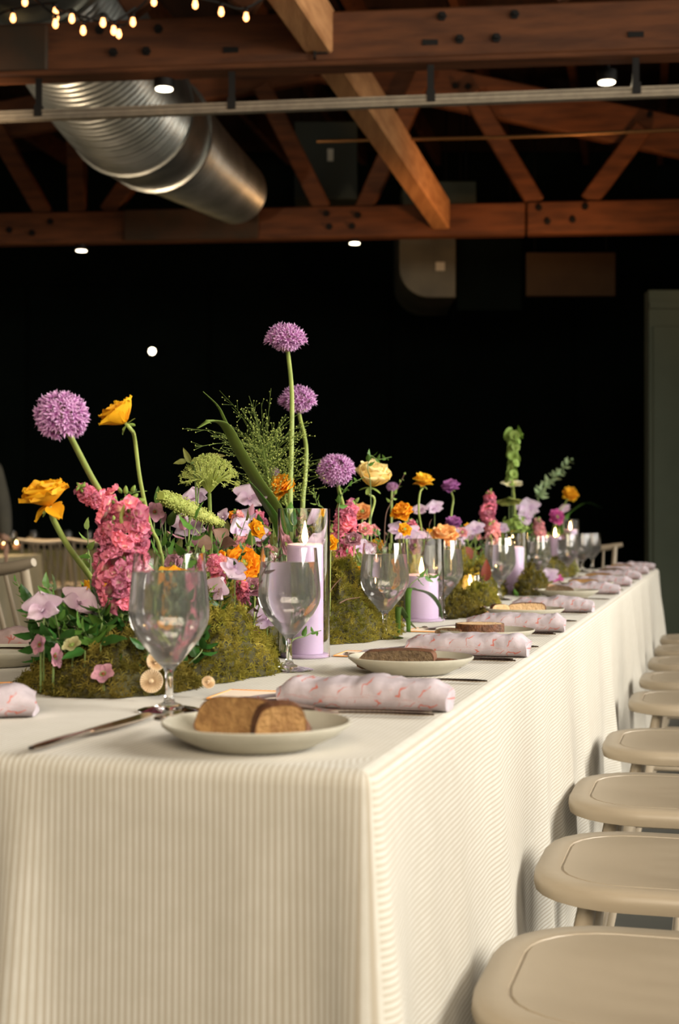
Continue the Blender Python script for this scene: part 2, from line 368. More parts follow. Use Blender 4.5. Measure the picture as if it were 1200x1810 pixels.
# lengthwise purlin, laid over the near chord and butted against the far one
a = V((-1.02, 3.4, 3.64)); c = V((.862, 12.08, 3.64))
mb = MB(); mb.beam(a, c, .15, .25); o = tag(bevel(mb.build('roof_purlin', M_TIMBER2, None, False), .012, 1), 'pale brown timber beam running diagonally from the top edge to the far truss', 'beam')
mb = MB(); q = NP(557, 62); mb.box((q.x, q.y-.1, q.z+.05), (.012, .03, .42)); mb.box((q.x+.03, q.y-.09, q.z-.1), (.08, .012, .06)); mb.build('joist_hanger', M_IRON, o, False).matrix_parent_inverse = Matrix()
# steel strut rail on hangers
t = thing('strut_rail', (0, 0, 0), 'long grey steel rail hung on black hangers below the near beam', 'rail')
mb = MB(); a, c = NP(-330, 224, -.05), NP(1500, 155, -.05)
for dz, hh in ((.02, .012), (0, .02), (-.02, .012)): mb.beam(a+V((0, -.004*(dz == 0), dz)), c+V((0, -.004*(dz == 0), dz)), .05-.012*(dz == 0), hh)
mb.build('channel', M_STEEL, t, False)
for u in (72, 411, 760, 1120):
    q0, q1 = NP(u, 118-(u*.0375), -.05), NP(u, 205-u*.0375, -.05)
    mb = MB(); mb.beam(q0+V((0, 0, .02)), q1, .035, .012, (0, 1, 0)); mb.box(q0+V((0, 0, .02)), (.09, .05, .03)); mb.box(q1+V((0, 0, -.0)), (.045, .06, .06)); mb.build('hanger', M_IRON, t, False)
mb = MB(); mb.tube([D(560, 250, 10.2), D(900, 242, 10.0), D(1320, 224, 9.8)], .012, 6)
tag(mb.build('conduit_pipe', mat('copper_pipe', (.55, .30, .12), rough=.35, metal=.8), None), 'thin copper coloured pipe running behind the steel rail', 'pipe')
# round duct
t = thing('air_duct', (0, 0, 0), 'big round galvanised air duct with ribbed sections at the upper left', 'duct')
spine = curve([D(-90, -290, 7.0), D(40, -110, 7.9), D(205, 168, 9.3), D(312, 262, 10.6), D(418, 340, 11.9)], 24)
rr = []
for i in range(len(spine)):
    k = i/(len(spine)-1); rr.append(.44-.02*k if k < .6 else .428-(k-.6)*.42)
def ductpart(i0, i1, ribs, m, name):
    pts, rs = [], []
    for i in range(i0, i1):
        for q in range(12):
            f = q/12; pts.append(spine[i].lerp(spine[i+1], f)); r = rr[i]*(1-f)+rr[i+1]*f
            rs.append(r+(.007*math.cos(2*PI*(i+f)*1.5) if ribs else 0))
    mb = MB(); mb.tube(pts, rs, 40, False); mb.build(name, m, t)
n = len(spine)-1
ductpart(0, int(n*.30), False, M_DUCT, 'smooth_section'); ductpart(int(n*.30), int(n*.56), True, M_DUCT, 'ribbed_section')
ductpart(int(n*.56), int(n*.66), False, M_DUCT, 'smooth_section'); ductpart(int(n*.66), n, True, M_DUCT, 'ribbed_section')
for i in (int(n*.30), int(n*.56), int(n*.66)):
    mb = MB(); ax = (spine[i+1]-spine[i-1]).normalized(); mb.lathe([(rr[i], -.02), (rr[i]+.022, -.015), (rr[i]+.022, .015), (rr[i], .02)], 40, frame(ax, spine[i]), False, False); mb.build('collar', M_DUCT, t)
mb = MB(); mb.lathe([(.01, 0), (rr[-1]*.98, .0), (rr[-1]*.98, .02)], 40, frame((spine[-1]-spine[-2]).normalized(), spine[-1]), True, True); mb.build('end_cap', M_DUCT2, t)
# boxy ducts and boards hung beyond the far truss
def hung(name, u0, v0, u1, v1, Y, depth, m, label, cat, sticker=None, round_=0):
    a, c = D(u0, v0, Y), D(u1, v1, Y); ctr = (a+c)/2; ctr.y += depth/2
    t = thing(name, ctr, label, cat); mb = MB(); W, H = abs(c.x-a.x), abs(a.z-c.z)
    if round_:
        prof = [(W/2, H/2), (-W/2, H/2)]+[(-W/2+round_-round_*math.cos(q*PI/16), -H/2+round_-round_*math.sin(q*PI/16)) for q in range(9)]+[(W/2, -H/2)]
        vs = [V((x, y, z)) for y in (-depth/2, depth/2) for x, z in prof]; k = len(prof)
        mb.add(vs, [tuple(range(k)), tuple(range(2*k-1, k-1, -1))]+[(i, k+i, k+(i+1) % k, (i+1) % k) for i in range(k)])
    else: mb.box((0, 0, 0), (W, depth, H))
    bevel(mb.build('casing', m, t, False), .01)
    fl = MB(); fl.box((0, -depth/2-.006, -H/2+.02), (W*.98, .012, .03)); fl.build('flange', m, t, False) if not round_ else None
    for sx in (-1, 1):
        s = MB(); s.tube([(sx*W*.4, 0, H/2), (sx*W*.4, 0, 5.62-ctr.z)], .008, 5); s.build('hanger_rod', M_IRON, t)
    if sticker:
        q = D(*sticker[:2], Y)-ctr; s = MB(); s.box((q.x, -depth/2-.003, q.z), (sticker[2], .004, sticker[3])); s.build('sticker', mat('white_sticker', (.75, .72, .60)), t, False)
hung('duct_box', 705, 380, 806, 526, 14, 1.2, M_DUCT2, 'dull metal duct with a rounded corner and white sticker hanging beyond the far truss', 'duct', (778, 471, .09, .085), .3)
hung('fan_box', 808, 420, 922, 548, 14.2, .8, M_BLACK, 'black boxed fan unit hanging right of the rounded duct', 'fan unit')
hung('brown_panel', 930, 446, 1088, 523, 14, .06, mat('brown_board', (.10, .06, .028), (.08, .045, .022), 3, .8), 'wide dull brown panel hanging high before the black back wall', 'panel')
hung('duct_box', 520, 214, 632, 352, 13.4, .9, mat('green_black_metal', (.03, .038, .026), rough=.6), 'dark boxy duct with a small white label behind the diagonal beam', 'duct', (584, 274, .055, .115))
hung('duct_box', 712, 320, 842, 368, 13.2, .6, mat('green_grey_metal', (.045, .055, .035), rough=.6), 'low green grey duct lying behind the far bottom beam', 'duct')
# ceiling downlights
M_LENS = emit_mat('lit_lens', (1, .84, .58), 7)
def downlight(u, v, fp, r, label, drop=.10, can=True, dy=.05, e=14):
    c = fp(u, v, dy); t = thing('downlight', c, label, 'ceiling light')
    mb = MB(); mb.lathe([(r*.82, 0), (r, 0), (r, drop), (r*.3, drop), (r*.3, drop+.04)], 20); mb.build('can', M_IRON, t)
    mb = MB(); mb.lathe([(.004, -.004), (r*.8, -.004), (r*.8, .006)], 20); mb.build('lens', M_LENS, t)
    l = lamp('downlight_beam', 'SPOT', (c.x, c.y, c.z-.03), e, (1, .72, .42), (c.x, c.y, 0), r*.7, spot=95, blend=.6)
downlight(288, 152, NP, .058, 'lit black can downlight under the near beam beside the round duct')
downlight(1088, 119, NP, .056, 'lit downlight high at the right beside the rail hanger', .06, dy=.25)
downlight(142, 441, FP, .056, 'lit downlight under the far beam at the left', .06, e=260)
downlight(627, 428, FP, .054, 'lit downlight under the far beam near the middle', .05)
c = D(270, 622, 17.4); t = thing('wall_spot', c, 'small glowing round lamp alone on the black back wall', 'wall light')
mb = MB(); mb.lathe([(.05, 0), (.05, .05), (.04, .06)], 16, frame((0, -1, 0))); mb.build('can', M_IRON, t)
mb = MB(); mb.lathe([(.003, .055), (.042, .062), (.03, .075), (.003, .08)], 16, frame((0, -1, 0))); mb.build('lens', M_LENS, t)
# fairy lights
M_BULB = emit_mat('warm_bulb', (1, .36, .11), 3.6)
def fairy(pts, Y, label):
    q = [D(u, v, Y) for u, v in pts]; t = thing('string_light', q[0], label, 'string lights'); o = q[0]
    wire = MB(); wire.tube(curve([p-o+V((0, 0, .045)) for p in q], 5), .006, 5); wire.build('wire', M_IRON, t)
    bm_ = MB(); bm_.lathe([(.002, -.019), (.011, -.012), (.014, 0), (.010, .014), (.008, .024)], 10); bme = bm_.mesh('bulb', M_BULB)
    sk = MB(); sk.lathe([(.008, .022), (.010, .024), (.010, .046), (.004, .05)], 8); sme = sk.mesh('socket', M_IRON)
    for p in q[1:-1]:
        bb = inst(bme, 'bulb', t, Matrix.Translation(p-o)); inst(sme, 'socket', bb)
fairy([(-30, -20), (44, 4), (98, 43), (127, 34), (147, 55), (182, 41), (201, 55), (240, 30)], 6.6, 'upper string of glowing fairy bulbs at the top left corner')
fairy([(-40, 60), (23, 33), (98, 22), (99, 31), (210, 61), (235, 40), (272, 4), (300, -30)], 6.8, 'lower string of glowing fairy bulbs below the round duct')
fairy([(315, -30), (345, 9), (391, 22), (435, 31), (500, -10)], 6.7, 'short string of three fairy bulbs left of the diagonal beam')

# ------------------------------------------------------------------ chairs
def rrect(hw, hd, rf, rb, n=7, shrink=0):
    """rounded seat outline, front corners radius rf, back rb; front is +y"""
    hw -= shrink; hd -= shrink; rf = max(.01, rf-shrink); rb = max(.01, rb-shrink); out = []
    for cx, cy, r, a0 in ((hw-rf, hd-rf, rf, 0), (-hw+rf, hd-rf, rf, PI/2), (-hw+rb, -hd+rb, rb, PI), (hw-rb, -hd+rb, rb, 1.5*PI)):
        for i in range(n): a = a0+PI/2*i/(n-1); out.append((cx+r*math.cos(a), cy+r*math.sin(a)))
    return out
SEATZ = .452
def chair_meshes():
    M = {}
    s = MB(); rings = [(.02, SEATZ-.034), (.003, SEATZ-.030), (0, SEATZ-.018), (.002, SEATZ-.006), (.009, SEATZ), (.0395, SEATZ), (.042, SEATZ-.0002), (.0432, SEATZ-.0030), (.0458, SEATZ-.0030), (.047, SEATZ-.0005), (.0495, SEATZ-.0004), (.10, SEATZ-.0015), (.17, SEATZ-.002)]
    vs = []; n = 28
    for sh, z in rings: vs += [(x, y, z) for x, y in rrect(.222, .212, .15, .09, 7, sh)]
    fs = [(j*n+i, j*n+(i+1) % n, (j+1)*n+(i+1) % n, (j+1)*n+i) for j in range(len(rings)-1) for i in range(n)]
    fs += [tuple(range(n-1, -1, -1)), tuple((len(rings)-1)*n+i for i in range(n))]; s.add(vs, fs); M['seat'] = s.mesh('seat', M_CHAIR)
    for k, (x, y, fx, fy) in enumerate(((.14, .12, .20, .19), (-.14, .12, -.20, .19), (.15, -.14, .20, -.23), (-.15, -.14, -.20, -.23))):
        s = MB(); a, c = V((x, y, SEATZ-.03)), V((fx, fy, 0)); s.tube([a.lerp(c, q) for q in (0, .3, .65, 1)], [.014, .018, .015, .011], 8); M['leg%d' % k] = s.mesh('leg', M_CHAIR)
    for k, (sx) in enumerate((1, -1)):
        s = MB(); s.tube([(sx*.176, .160, .2), (sx*.182, -.195, .2)], .009, 7); M['str%d' % k] = s.mesh('stretcher', M_CHAIR)
    s = MB(); s.tube([(-.18, 0, .2), (.18, 0, .2)], .009, 7); M['str2'] = s.mesh('stretcher', M_CHAIR)
    back = lambda x, z: V((x, -.17-(z-SEATZ)*.26, z))
    for k, sx in enumerate((1, -1)):
        s = MB(); s.tube([back(sx*.175, SEATZ-.01), back(sx*.19, .65), back(sx*.20, .865)], [.017, .018, .015], 9); M['post%d' % k] = s.mesh('back_post', M_CHAIR)
    for k in range(5):
        x = -.116+.058*k; s = MB(); s.tube([back(x, SEATZ-.01), back(x*1.08, .66), back(x*1.12, .845)-V((0, .016, 0))], [.008, .009, .007], 7); M['sp%d' % k] = s.mesh('spindle', M_CHAIR)
    crest = lambda x: back(x, .848+.030*(x/.245)**2)-V((0, .02*(1-(x/.245)**2), 0))
    s = MB(); pts = [crest(-.245+.49*i/12) for i in range(13)]
    s.tube(pts, [.013, .0185, .0195, .0205, .0215, .022, .022, .022, .0215, .0205, .0195, .0185, .013], 10); M['rail'] = s.mesh('crest_rail', M_CHAIR)
    return M
CM = chair_meshes()
def chair(loc, face, label, group):
    """face: angle whose direction the sitter looks to, radians from +y"""
    t = thing('spindle_chair', loc, label, 'chair', group, face)
    for k, me in CM.items(): inst(me, me.name.split('.')[0], t)
    return t
ordn = ['', 'nearest', 'second', 'third', 'fourth', 'fifth', 'sixth', 'seventh', 'eighth', 'ninth', 'tenth']
FACE = math.atan2(.9667, .2562)
for k, (s, g) in enumerate(((.39, .040), (1.0, .036), (1.62, .028), (2.33, .040), (3.24, .05), (3.88, .05), (4.53, .05), (5.13, .05), (5.78, .05))):
    q = T(s, -(g+.212)); q.z = 0
    chair(q, FACE, '%s white wooden chair counted from the front along the right side of the table' % ordn[k+1] if k else 'nearest white wooden chair whose rounded seat fills the bottom right corner', 'chairs along the right side of the table')
def chair_by_end(p, ang, sx, label):
    """stand a chair so that one end of its crest rail is at p"""
    t = chair((0, 0, 0), ang, label, 'chairs around the long table'); off = Matrix.Rotation(ang, 4, 'Z') @ V((sx*.245, -.28, 0)); t.location = (p.x-off.x, p.y-off.y, 0)
chair_by_end(D(1100, 962, 8.80), PI-.259, -1, 'white spindle chair at the far end of the long table behind the last glasses')
chair_by_end(D(60, 993, 4.35), rad(-32), 1, 'white spindle chair standing at the left edge behind the moss')

# ------------------------------------------------------------------ long table and its cloth
LEN, WID, DROP = 6.96, 1.10, .735
TM = Matrix.Translation((K[0], K[1], 0)) @ Matrix(((AX[0], NI[0], 0, 0), (AX[1], NI[1], 0, 0), (0, 0, 1, 0), (0, 0, 0, 1)))   # (s, d, z) -> world
t = thing('banquet_table', TM @ V((LEN/2, WID/2, 0)), 'long banquet table hidden under the striped cloth', 'table')
inv = Matrix.Translation(-t.location) @ TM
mb = MB(); mb.box((LEN/2, WID/2, TOP-.022), (LEN-.02, WID-.02, .034), inv); mb.build('tabletop', M_DARKWOOD, t, False)
for s in (.12, LEN/2, LEN-.12):
    for d in (.12, WID-.12):
        mb = MB(); mb.tube([inv @ V((s, d, 0)), inv @ V((s, d, TOP-.04))], .02, 8); mb.build('leg', M_IRON, t)
def cloth():
    mb = MB(); per = []; step = .018; rc = .018
    def side(p0, p1, nrm, sid):
        L = (V(p1)-V(p0)).length; n = int(L/step)
        for i in range(n): q = V(p0).lerp(V(p1), i/n); per.append((q, V(nrm), sid, i/n*L, L))
    def corner(c, a0, sid):
        for i in range(6):
            a = a0+PI/2*i/6; nn = V((math.cos(a), math.sin(a))); per.append((V(c)+nn*rc, nn, sid if i < 3 else (sid+1) % 4, -1, 1))
    # going round: front (s=0) from left to right, right (d=0), far (s=LEN), left
    side((0, WID-rc), (0, rc), (-1, 0), 0); corner((rc, rc), PI, 0)
    side((rc, 0), (LEN-rc, 0), (0, -1), 1); corner((LEN-rc, rc), 1.5*PI, 1)
    side((LEN, rc), (LEN, WID-rc), (1, 0), 2); corner((LEN-rc, WID-rc), 0, 2)
    side((LEN-rc, WID), (rc, WID), (0, 1), 3); corner((rc, WID-rc), PI/2, 3)
    n = len(per); rows = [0, .004, .010, .018]+[.018+(DROP-.018)*(i/22) for i in range(1, 23)]
    g = lambda x, c, wd: math.exp(-((x-c)/wd)**2)
    vs = []; acc = 0; prev = None
    cum = []
    for q, nn, sid, x, L in per:
        if prev is not None: acc += (q-prev).length
        cum.append(acc); prev = q
    for j, dz in enumerate(rows):
        t_ = max(0, (dz-.018)/DROP); rb = (-.018+math.sqrt(max(0, .018**2-(.018-dz)**2))) if dz < .018 else 0
        for i, (q, nn, sid, x, L) in enumerate(per):
            c = cum[i]; off = rb+.028*t_
            wob = noise.noise(V((c*3.1, t_*.6, 2)))*.020+noise.noise(V((c*9.0, t_*.9, 7)))*.008
            off += wob*min(1, t_*2.2)
            dc = min([abs(c-k) for k in CORN] + [99])
            ca = .028 if c < WID+1 else .10
            off += ca*math.exp(-(dc/.075)**2)*t_**1.15-.030*math.exp(-((dc-.15)/.07)**2)*t_
            if sid == 1 and x >= 0:
                for f, am, wd in ((2.78, .070, .055), (2.93, .035, .035), (.70, .02, .07), (1.31, .02, .07), (1.98, .03, .07), (4.21, .04, .06), (4.83, .03, .05), (5.46, .03, .05), (6.5, .09, .12)): off += am*g(x, f, wd)*t_**.8
                off -= .03*g(x, 2.86, .03)*t_
            if sid == 0 and x >= 0:
                d = WID-x
                off += .042*g(d, .395, .020)*min(1, t_*2.2)-.07*(1/(1+math.exp(-(d-.43)/.012)))*min(1, t_*2)*g(d, .47, .09)
                off += .022*g(d, .150, .03)*t_-.045*g(d, .080, .035)*min(1, t_*1.5)
            vs.append((q.x+nn.x*off, q.y+nn.y*off, TOP-dz))
    fs, uvs = [], []
    for j in range(len(rows)-1):
        for i in range(n):
            k = (i+1) % n; fs.append((j*n+i, (j+1)*n+i, (j+1)*n+k, j*n+k)); sid = per[i][2]; uu = []
            for jj, ii in ((j, i), (j+1, i), (j+1, k), (j, k)):
                q = per[ii][0]; dz = rows[jj]
                uu.append((q.y, -dz) if sid == 0 else (-dz, q.x) if sid == 1 else (q.y, LEN+dz) if sid == 2 else (WID+dz, q.x))
            uvs.append(uu)
    rb = -.018; o = len(vs)
    # top grid
    inner = [(q.x+nn.x*rb, q.y+nn.y*rb) for q, nn, *_ in per]
    fs.append(tuple(range(n))); uvs.append([(per[i][0].y, per[i][0].x) for i in range(n)])
    me = bpy.data.meshes.new('tablecloth'); me.from_pydata([tuple(TM @ V(p)) for p in vs], [], fs); ul = me.uv_layers.new(name='UVMap')
    flat = []
    for u in uvs:
        for a in u: flat += a
    ul.data.foreach_set('uv', flat); sm = [True]*len(fs); sm[-1] = False; me.polygons.foreach_set('use_smooth', sm); me.materials.append(LINEN); me.update()
    return me
CORN = [WID-.018+.0, WID-.018+.03+LEN, 2*WID+LEN, 2*WID+2*LEN]
o = inst(cloth(), 'tablecloth'); tag(o, 'cream and taupe pinstriped linen cloth draped over the long table', 'tablecloth')
o.data.flip_normals() if o.data.polygons[-1].normal.z < 0 else None

# ------------------------------------------------------------------ place settings
def plate_mesh():
    mb = MB(); mb.lathe([(.004, .004), (.055, .003), (.060, 0), (.064, .002), (.088, .014), (.1005, .0235), (.1015, .0265), (.0995, .0275), (.094, .0225), (.080, .0125), (.058, .0075), (.003, .007)], 48, None, True, True)
    return mb.mesh('side_plate', M_PLATE)
PLM = plate_mesh()
def bread(loc, pts, th, rz, tilt, crumb, label, lie=False, h=None, bumps=.0):
    """a slice: outline pts in metres (x across, z up), thickness th; lie = lying flat"""
    t = thing('bread_slice', loc, label, 'bread', None, rz); seed = loc.x*13
    ol = curve([V((x, 0, z)) for x, z in pts]+[V((pts[0][0], 0, pts[0][1]))], 5)[:-1]
    ol = [p+V((noise.noise(p*60+V((seed, 0, 0))), 0, noise.noise(p*60+V((0, seed, 3)))))*.0015 for p in ol]
    n = len(ol); cx = sum((p for p in ol), V())/n; M = RX(PI/2 if lie else tilt)
    cr = MB(); vs = []
    for y, k in ((-th/2, .96), (-th/2-.0005, .985), (-th/2+.003, 1), (th/2-.003, 1), (th/2+.0005, .985), (th/2, .96)): vs += [M @ (cx+(p-cx)*k+V((0, y, 0))) for p in ol]
    cr.add(vs, [(j*n+i, j*n+(i+1) % n, (j+1)*n+(i+1) % n, (j+1)*n+i) for j in range(5) for i in range(n)]); cr.build('crust', M_CRUST, t)
    cb = MB()
    for sg in (-1, 1):
        vs = []; fs = []
        for k in (.97, .72, .45, .2): vs += [M @ (cx+(p-cx)*k+V((0, sg*(th/2+.0002)+noise.noise(p*90*k+V((seed, k, 0)))*.0012, 0))) for p in ol]
        for j in range(3): fs += [(j*n+i, j*n+(i+1) % n, (j+1)*n+(i+1) % n, (j+1)*n+i) for i in range(n)]
        fs.append(tuple(3*n+i for i in range(n))); cb.add(vs, fs)
    cb.build('crumb', crumb, t); return t
def napkin_mesh(seed, L=.222):
    """folded roll lying along x: fat pillow with soft creases and two open fold ends"""
    mb = MB(); R_ = random.Random(seed)
    def fn(a, b):
        x = (b-.5)*L; th = 2*PI*a; fat = .034+.006*math.sin(b*PI)+.004*noise.noise(V((b*5, seed, 0)))
        hh = .017+.004*math.sin(b*PI*.9+.3)+.004*noise.noise(V((b*6, seed, 4)))
        hh *= .78+.22*min(1, (1-abs(2*b-1))*6)
        cy, sz = math.cos(th), math.sin(th); cy = math.copysign(abs(cy)**.7, cy); sz = math.copysign(abs(sz)**.75, sz)
        cr = .0022*noise.noise(V((b*22+a*3, a*9, seed)))*(sz > -.2)
        return V((x+.006*noise.noise(V((a*4, b*2, seed+9))), cy*(fat+cr), max(0, hh+sz*(hh+cr))))
    mb.grid(fn, 28, 40, True)
    for e, x in ((0, -L/2), (40, L/2)):
        mb.add([mb.v[e*28+i] for i in range(28)]+[(x+math.copysign(.004, -x), 0, .016)], [(i, (i+1) % 28, 28) if x > 0 else ((i+1) % 28, i, 28) for i in range(28)], [(i/28, .5) for i in range(28)]+[(.5, .5)])
    mb.uv = [(a[0]*.16 if len(a) == 2 else 0, a[1]*.29) for a in mb.uv]
    return mb.mesh('napkin', NAPKIN)
def flap_mesh(seed):
    mb = MB()
    def fn(a, b):
        x = .10*b; y = (a-.5)*.066*(1-.1*b); return V((x, y, .003+.012*(1-b)+.0015*noise.noise(V((a*3, b*5, seed)))))
    mb.grid(fn, 8, 10); 
    mb.grid(lambda a, b: fn(1-a, b)-V((0, 0, .006*(1-b)+.003)), 8, 10)
    mb.uv = [(u*.07+.2, v_*.1) for u, v_ in mb.uv]; return mb.mesh('fold', NAPKIN)
def napkin(s, d, rot, label, seed, group='folded napkins', z=.001, M=None):
    t = thing('napkin', T(s, d, z), label, 'napkin', group, math.atan2(NI[1], NI[0])+rot)
    me = napkin_mesh(seed); fl = flap_mesh(seed)
    if M: me.materials[0] = M; fl.materials[0] = M
    inst(me, 'roll', t); inst(fl, 'fold', t, TR(.100, 0, 0)); return t
def cutlery():
    M = {}
    def handle(x0, x1, w0, w1, th=.0022):
        mb = MB(); mb.tube([(x0, 0, .004), (x0+(x1-x0)*.15, 0, .0042), (x0+(x1-x0)*.5, 0, .0055), (x0+(x1-x0)*.9, 0, .0045), (x1, 0, .0035)], [w0*.6, w0, (w0+w1)/2, w1, w1*.9], 8)
        mb.v = [(x, y, .004+(z-.004)*.45) for x, y, z in mb.v]; return mb
    M['handle'] = handle(0, .12, .0055, .0032).mesh('handle', M_SILVER)
    f = MB(); f.add([(.115, -.003, .004), (.115, .003, .004), (.135, -.011, .003), (.135, .011, .003), (.155, -.012, .005), (.155, .012, .005)]+[(.115, -.003, .0025), (.115, .003, .0025), (.135, -.011, .0015), (.135, .011, .0015), (.155, -.012, .0035), (.155, .012, .0035)],
        [(0, 1, 3, 2), (2, 3, 5, 4), (7, 6, 8, 9), (9, 8, 10, 11), (0, 2, 8, 6), (2, 4, 10, 8), (3, 1, 7, 9), (5, 3, 9, 11), (4, 5, 11, 10)])
    for k in range(4):
        y = -.0096+k*.0064; f.tube([(.152, y, .0042), (.175, y, .0075), (.198, y*.95, .0085)], [.0021, .0019, .0010], 5)
    M['fork_head'] = f.mesh('tines', M_SILVER)
    sp = MB(); sp.grid(lambda a, b: V((.118+.062*b, (a-.5)*2*.019*math.sqrt(max(0, 1-((b-.55)/.56)**2)), .0035+.006*((a-.5)*2)**2+.008*(b-.5)**2)), 10, 12)
    sp.grid(lambda a, b: V((.118+.062*b, (.5-a)*2*.019*math.sqrt(max(0, 1-((b-.55)/.56)**2)), .0022+.006*((a-.5)*2)**2+.008*(b-.5)**2)), 10, 12); M['spoon_head'] = sp.mesh('bowl', M_SILVER)
    kn = MB(); ol = [(.098, -.006), (.13, -.0095), (.18, -.011), (.215, -.007), (.226, .002), (.22, .006), (.098, .006)]
    kn.add([(x, y, .0048) for x, y in ol]+[(x, y, .0030) for x, y in ol], [tuple(range(7)), tuple(range(13, 6, -1))]+[(i, 7+i, 7+(i+1) % 7, (i+1) % 7) for i in range(7)]); M['knife_head'] = kn.mesh('blade', M_SILVER, False)
    bn = MB(); ol = [(.068, -.005), (.085, -.010), (.125, -.012), (.150, -.004), (.152, .004), (.14, .007), (.068, .005)]
    bn.add([(x, y, .0048) for x, y in ol]+[(x, y, .0030) for x, y in ol], [tuple(range(7)), tuple(range(13, 6, -1))]+[(i, 7+i, 7+(i+1) % 7, (i+1) % 7) for i in range(7)]); M['butter_head'] = bn.mesh('blade', M_SILVER, False)
    M['short_handle'] = handle(0, .075, .0065, .0045).mesh('handle', M_SILVER)
    return M
CU = cutlery()
KIND = {'fork': ('dinner_fork', 'handle', 'fork_head', 'fork'), 'knife': ('table_knife', 'handle', 'knife_head', 'knife'), 'spoon': ('dessert_spoon', 'handle', 'spoon_head', 'spoon'), 'butter': ('butter_knife', 'short_handle', 'butter_head', 'knife')}
def cut(kind, a, c, label, group=None, sc=1.0):
    """cutlery with the handle end at a pointing towards c (world points)"""
    nm, h, hd, cat = KIND[kind]; t = thing(nm, a, label, cat, group); dv = (c-a)
    M = dv.to_track_quat('X', 'Z').to_matrix().to_4x4() @ SCL(sc)
    t.rotation_euler = M.to_euler(); t.scale = (sc,)*3
    inst(CU[h], 'handle', t); inst(CU[hd], CU[hd].name, t); return t
def card(s, d, rot, label, L=.17, W_=.105, z=.0008, group='menu cards'):
    t = thing('menu_card', T(s, d, z), label, 'card', group, math.atan2(NI[1], NI[0])+rot)
    mb = MB(); mb.grid(lambda a, b: V(((b-.5)*L, (a-.5)*W_, .0008+.004*max(0, b-.5)**2)), 4, 8); mb.grid(lambda a, b: V(((b-.5)*L, (.5-a)*W_, .0002+.004*max(0, b-.5)**2)), 4, 8); mb.build('sheet', M_CARD, t)
    mb = MB()
    for a, c in (((-L/2, -W_/2), (L/2, -W_/2)), ((L/2, -W_/2), (L/2, W_/2)), ((L/2, W_/2), (-L/2, W_/2)), ((-L/2, W_/2), (-L/2, -W_/2))):
        z0, z1 = [.0007+.004*max(0, x/L)**2 for x in (a[0], c[0])]; mb.beam((a[0], a[1], z0), (c[0], c[1], z1), .0022, .0018)
    mb.build('gilt_edge', M_CARDEDGE, t, False); return t
GPROF = [(.0395, 0), (.040, .0012), (.034, .003), (.018, .006), (.0075, .011), (.0052, .020), (.0046, .035), (.0050, .048), (.0085, .055), (.016, .062), (.0265, .075), (.040, .092), (.0485, .108), (.0515, .120), (.0512, .134), (.0495, .155), (.0470, .180), (.0450, .2005)]
def glass_meshes():
    o_ = GPROF; i_ = [(r-.0011, z) for r, z in reversed(GPROF) if z > .0625]; i_[0] = (i_[0][0], .2005)
    mb = MB(); mb.lathe(o_+i_+[(.012, .0645), (.002, .0635)], 40); g = mb.mesh('water_goblet', M_GLASS)
    wl = .1775; wp = [(r-.0007, z) for r, z in GPROF if .065 < z < wl]
    mb = MB(); mb.lathe([(.002, .0632), (.0125, .0642)]+wp+[(.0470-.0005, wl)], 40); wt = mb.mesh('water', M_WATER); return g, wt
GM, WM = glass_meshes()
def goblet(loc, label):
    g = tag(inst(GM, 'water_goblet'), label, 'glass', 'water goblets along the right side'); g.location = loc; inst(WM, 'water', g); return g
glabs = ('nearest water goblet in front of the pink stock and moss', 'water goblet before the tall lavender pillar candle', 'water goblet behind the dark bread plate, third in the row', 'water goblet with a leaf sprig at its foot, beside the second candle',
 'water goblet next to the ribbed votive and burgundy leaf', 'sixth water goblet in the row, right of the glowing third candle', 'seventh water goblet in the row, before the far lavender candle', 'eighth water goblet in the row near the far end', 'last water goblet at the far end of the row')
for u, l in zip((299, 511, 680, 783, 883, 951, 1003, 1029, 1046), glabs): goblet(TU(u, .36, .0012), l)

PS = (.12, .914, 1.545, 2.32, 3.42, 4.12, 4.86, 5.6, 6.35)
plabs = ('nearest pale stoneware side plate at the front of the table', 'pale plate under the dark seeded bread', 'pale plate under the round topped loaf end', 'pale plate under the thick cut bread pieces, fourth from the front', 'pale plate with a dark bread heel, fifth from the front',
 'sixth pale side plate from the front, mostly behind napkins', 'seventh pale side plate from the front, mostly behind napkins', 'eighth pale side plate from the front, mostly behind napkins', 'last pale side plate at the far end of the right side')
nlabs = ('nearest lavender napkin with red print, right behind the front plate', 'lavender napkin with crisp red fern print behind the dark bread plate', 'lavender napkin beyond the round bread plate, third from the front', 'lavender napkin beyond the thick cut bread, fourth from the front', 'fifth lavender napkin from the front on the right side',
 'sixth lavender napkin from the front on the right side', 'seventh lavender napkin from the front on the right side', 'eighth lavender napkin from the front on the right side', 'lavender napkin lying last at the far right corner')
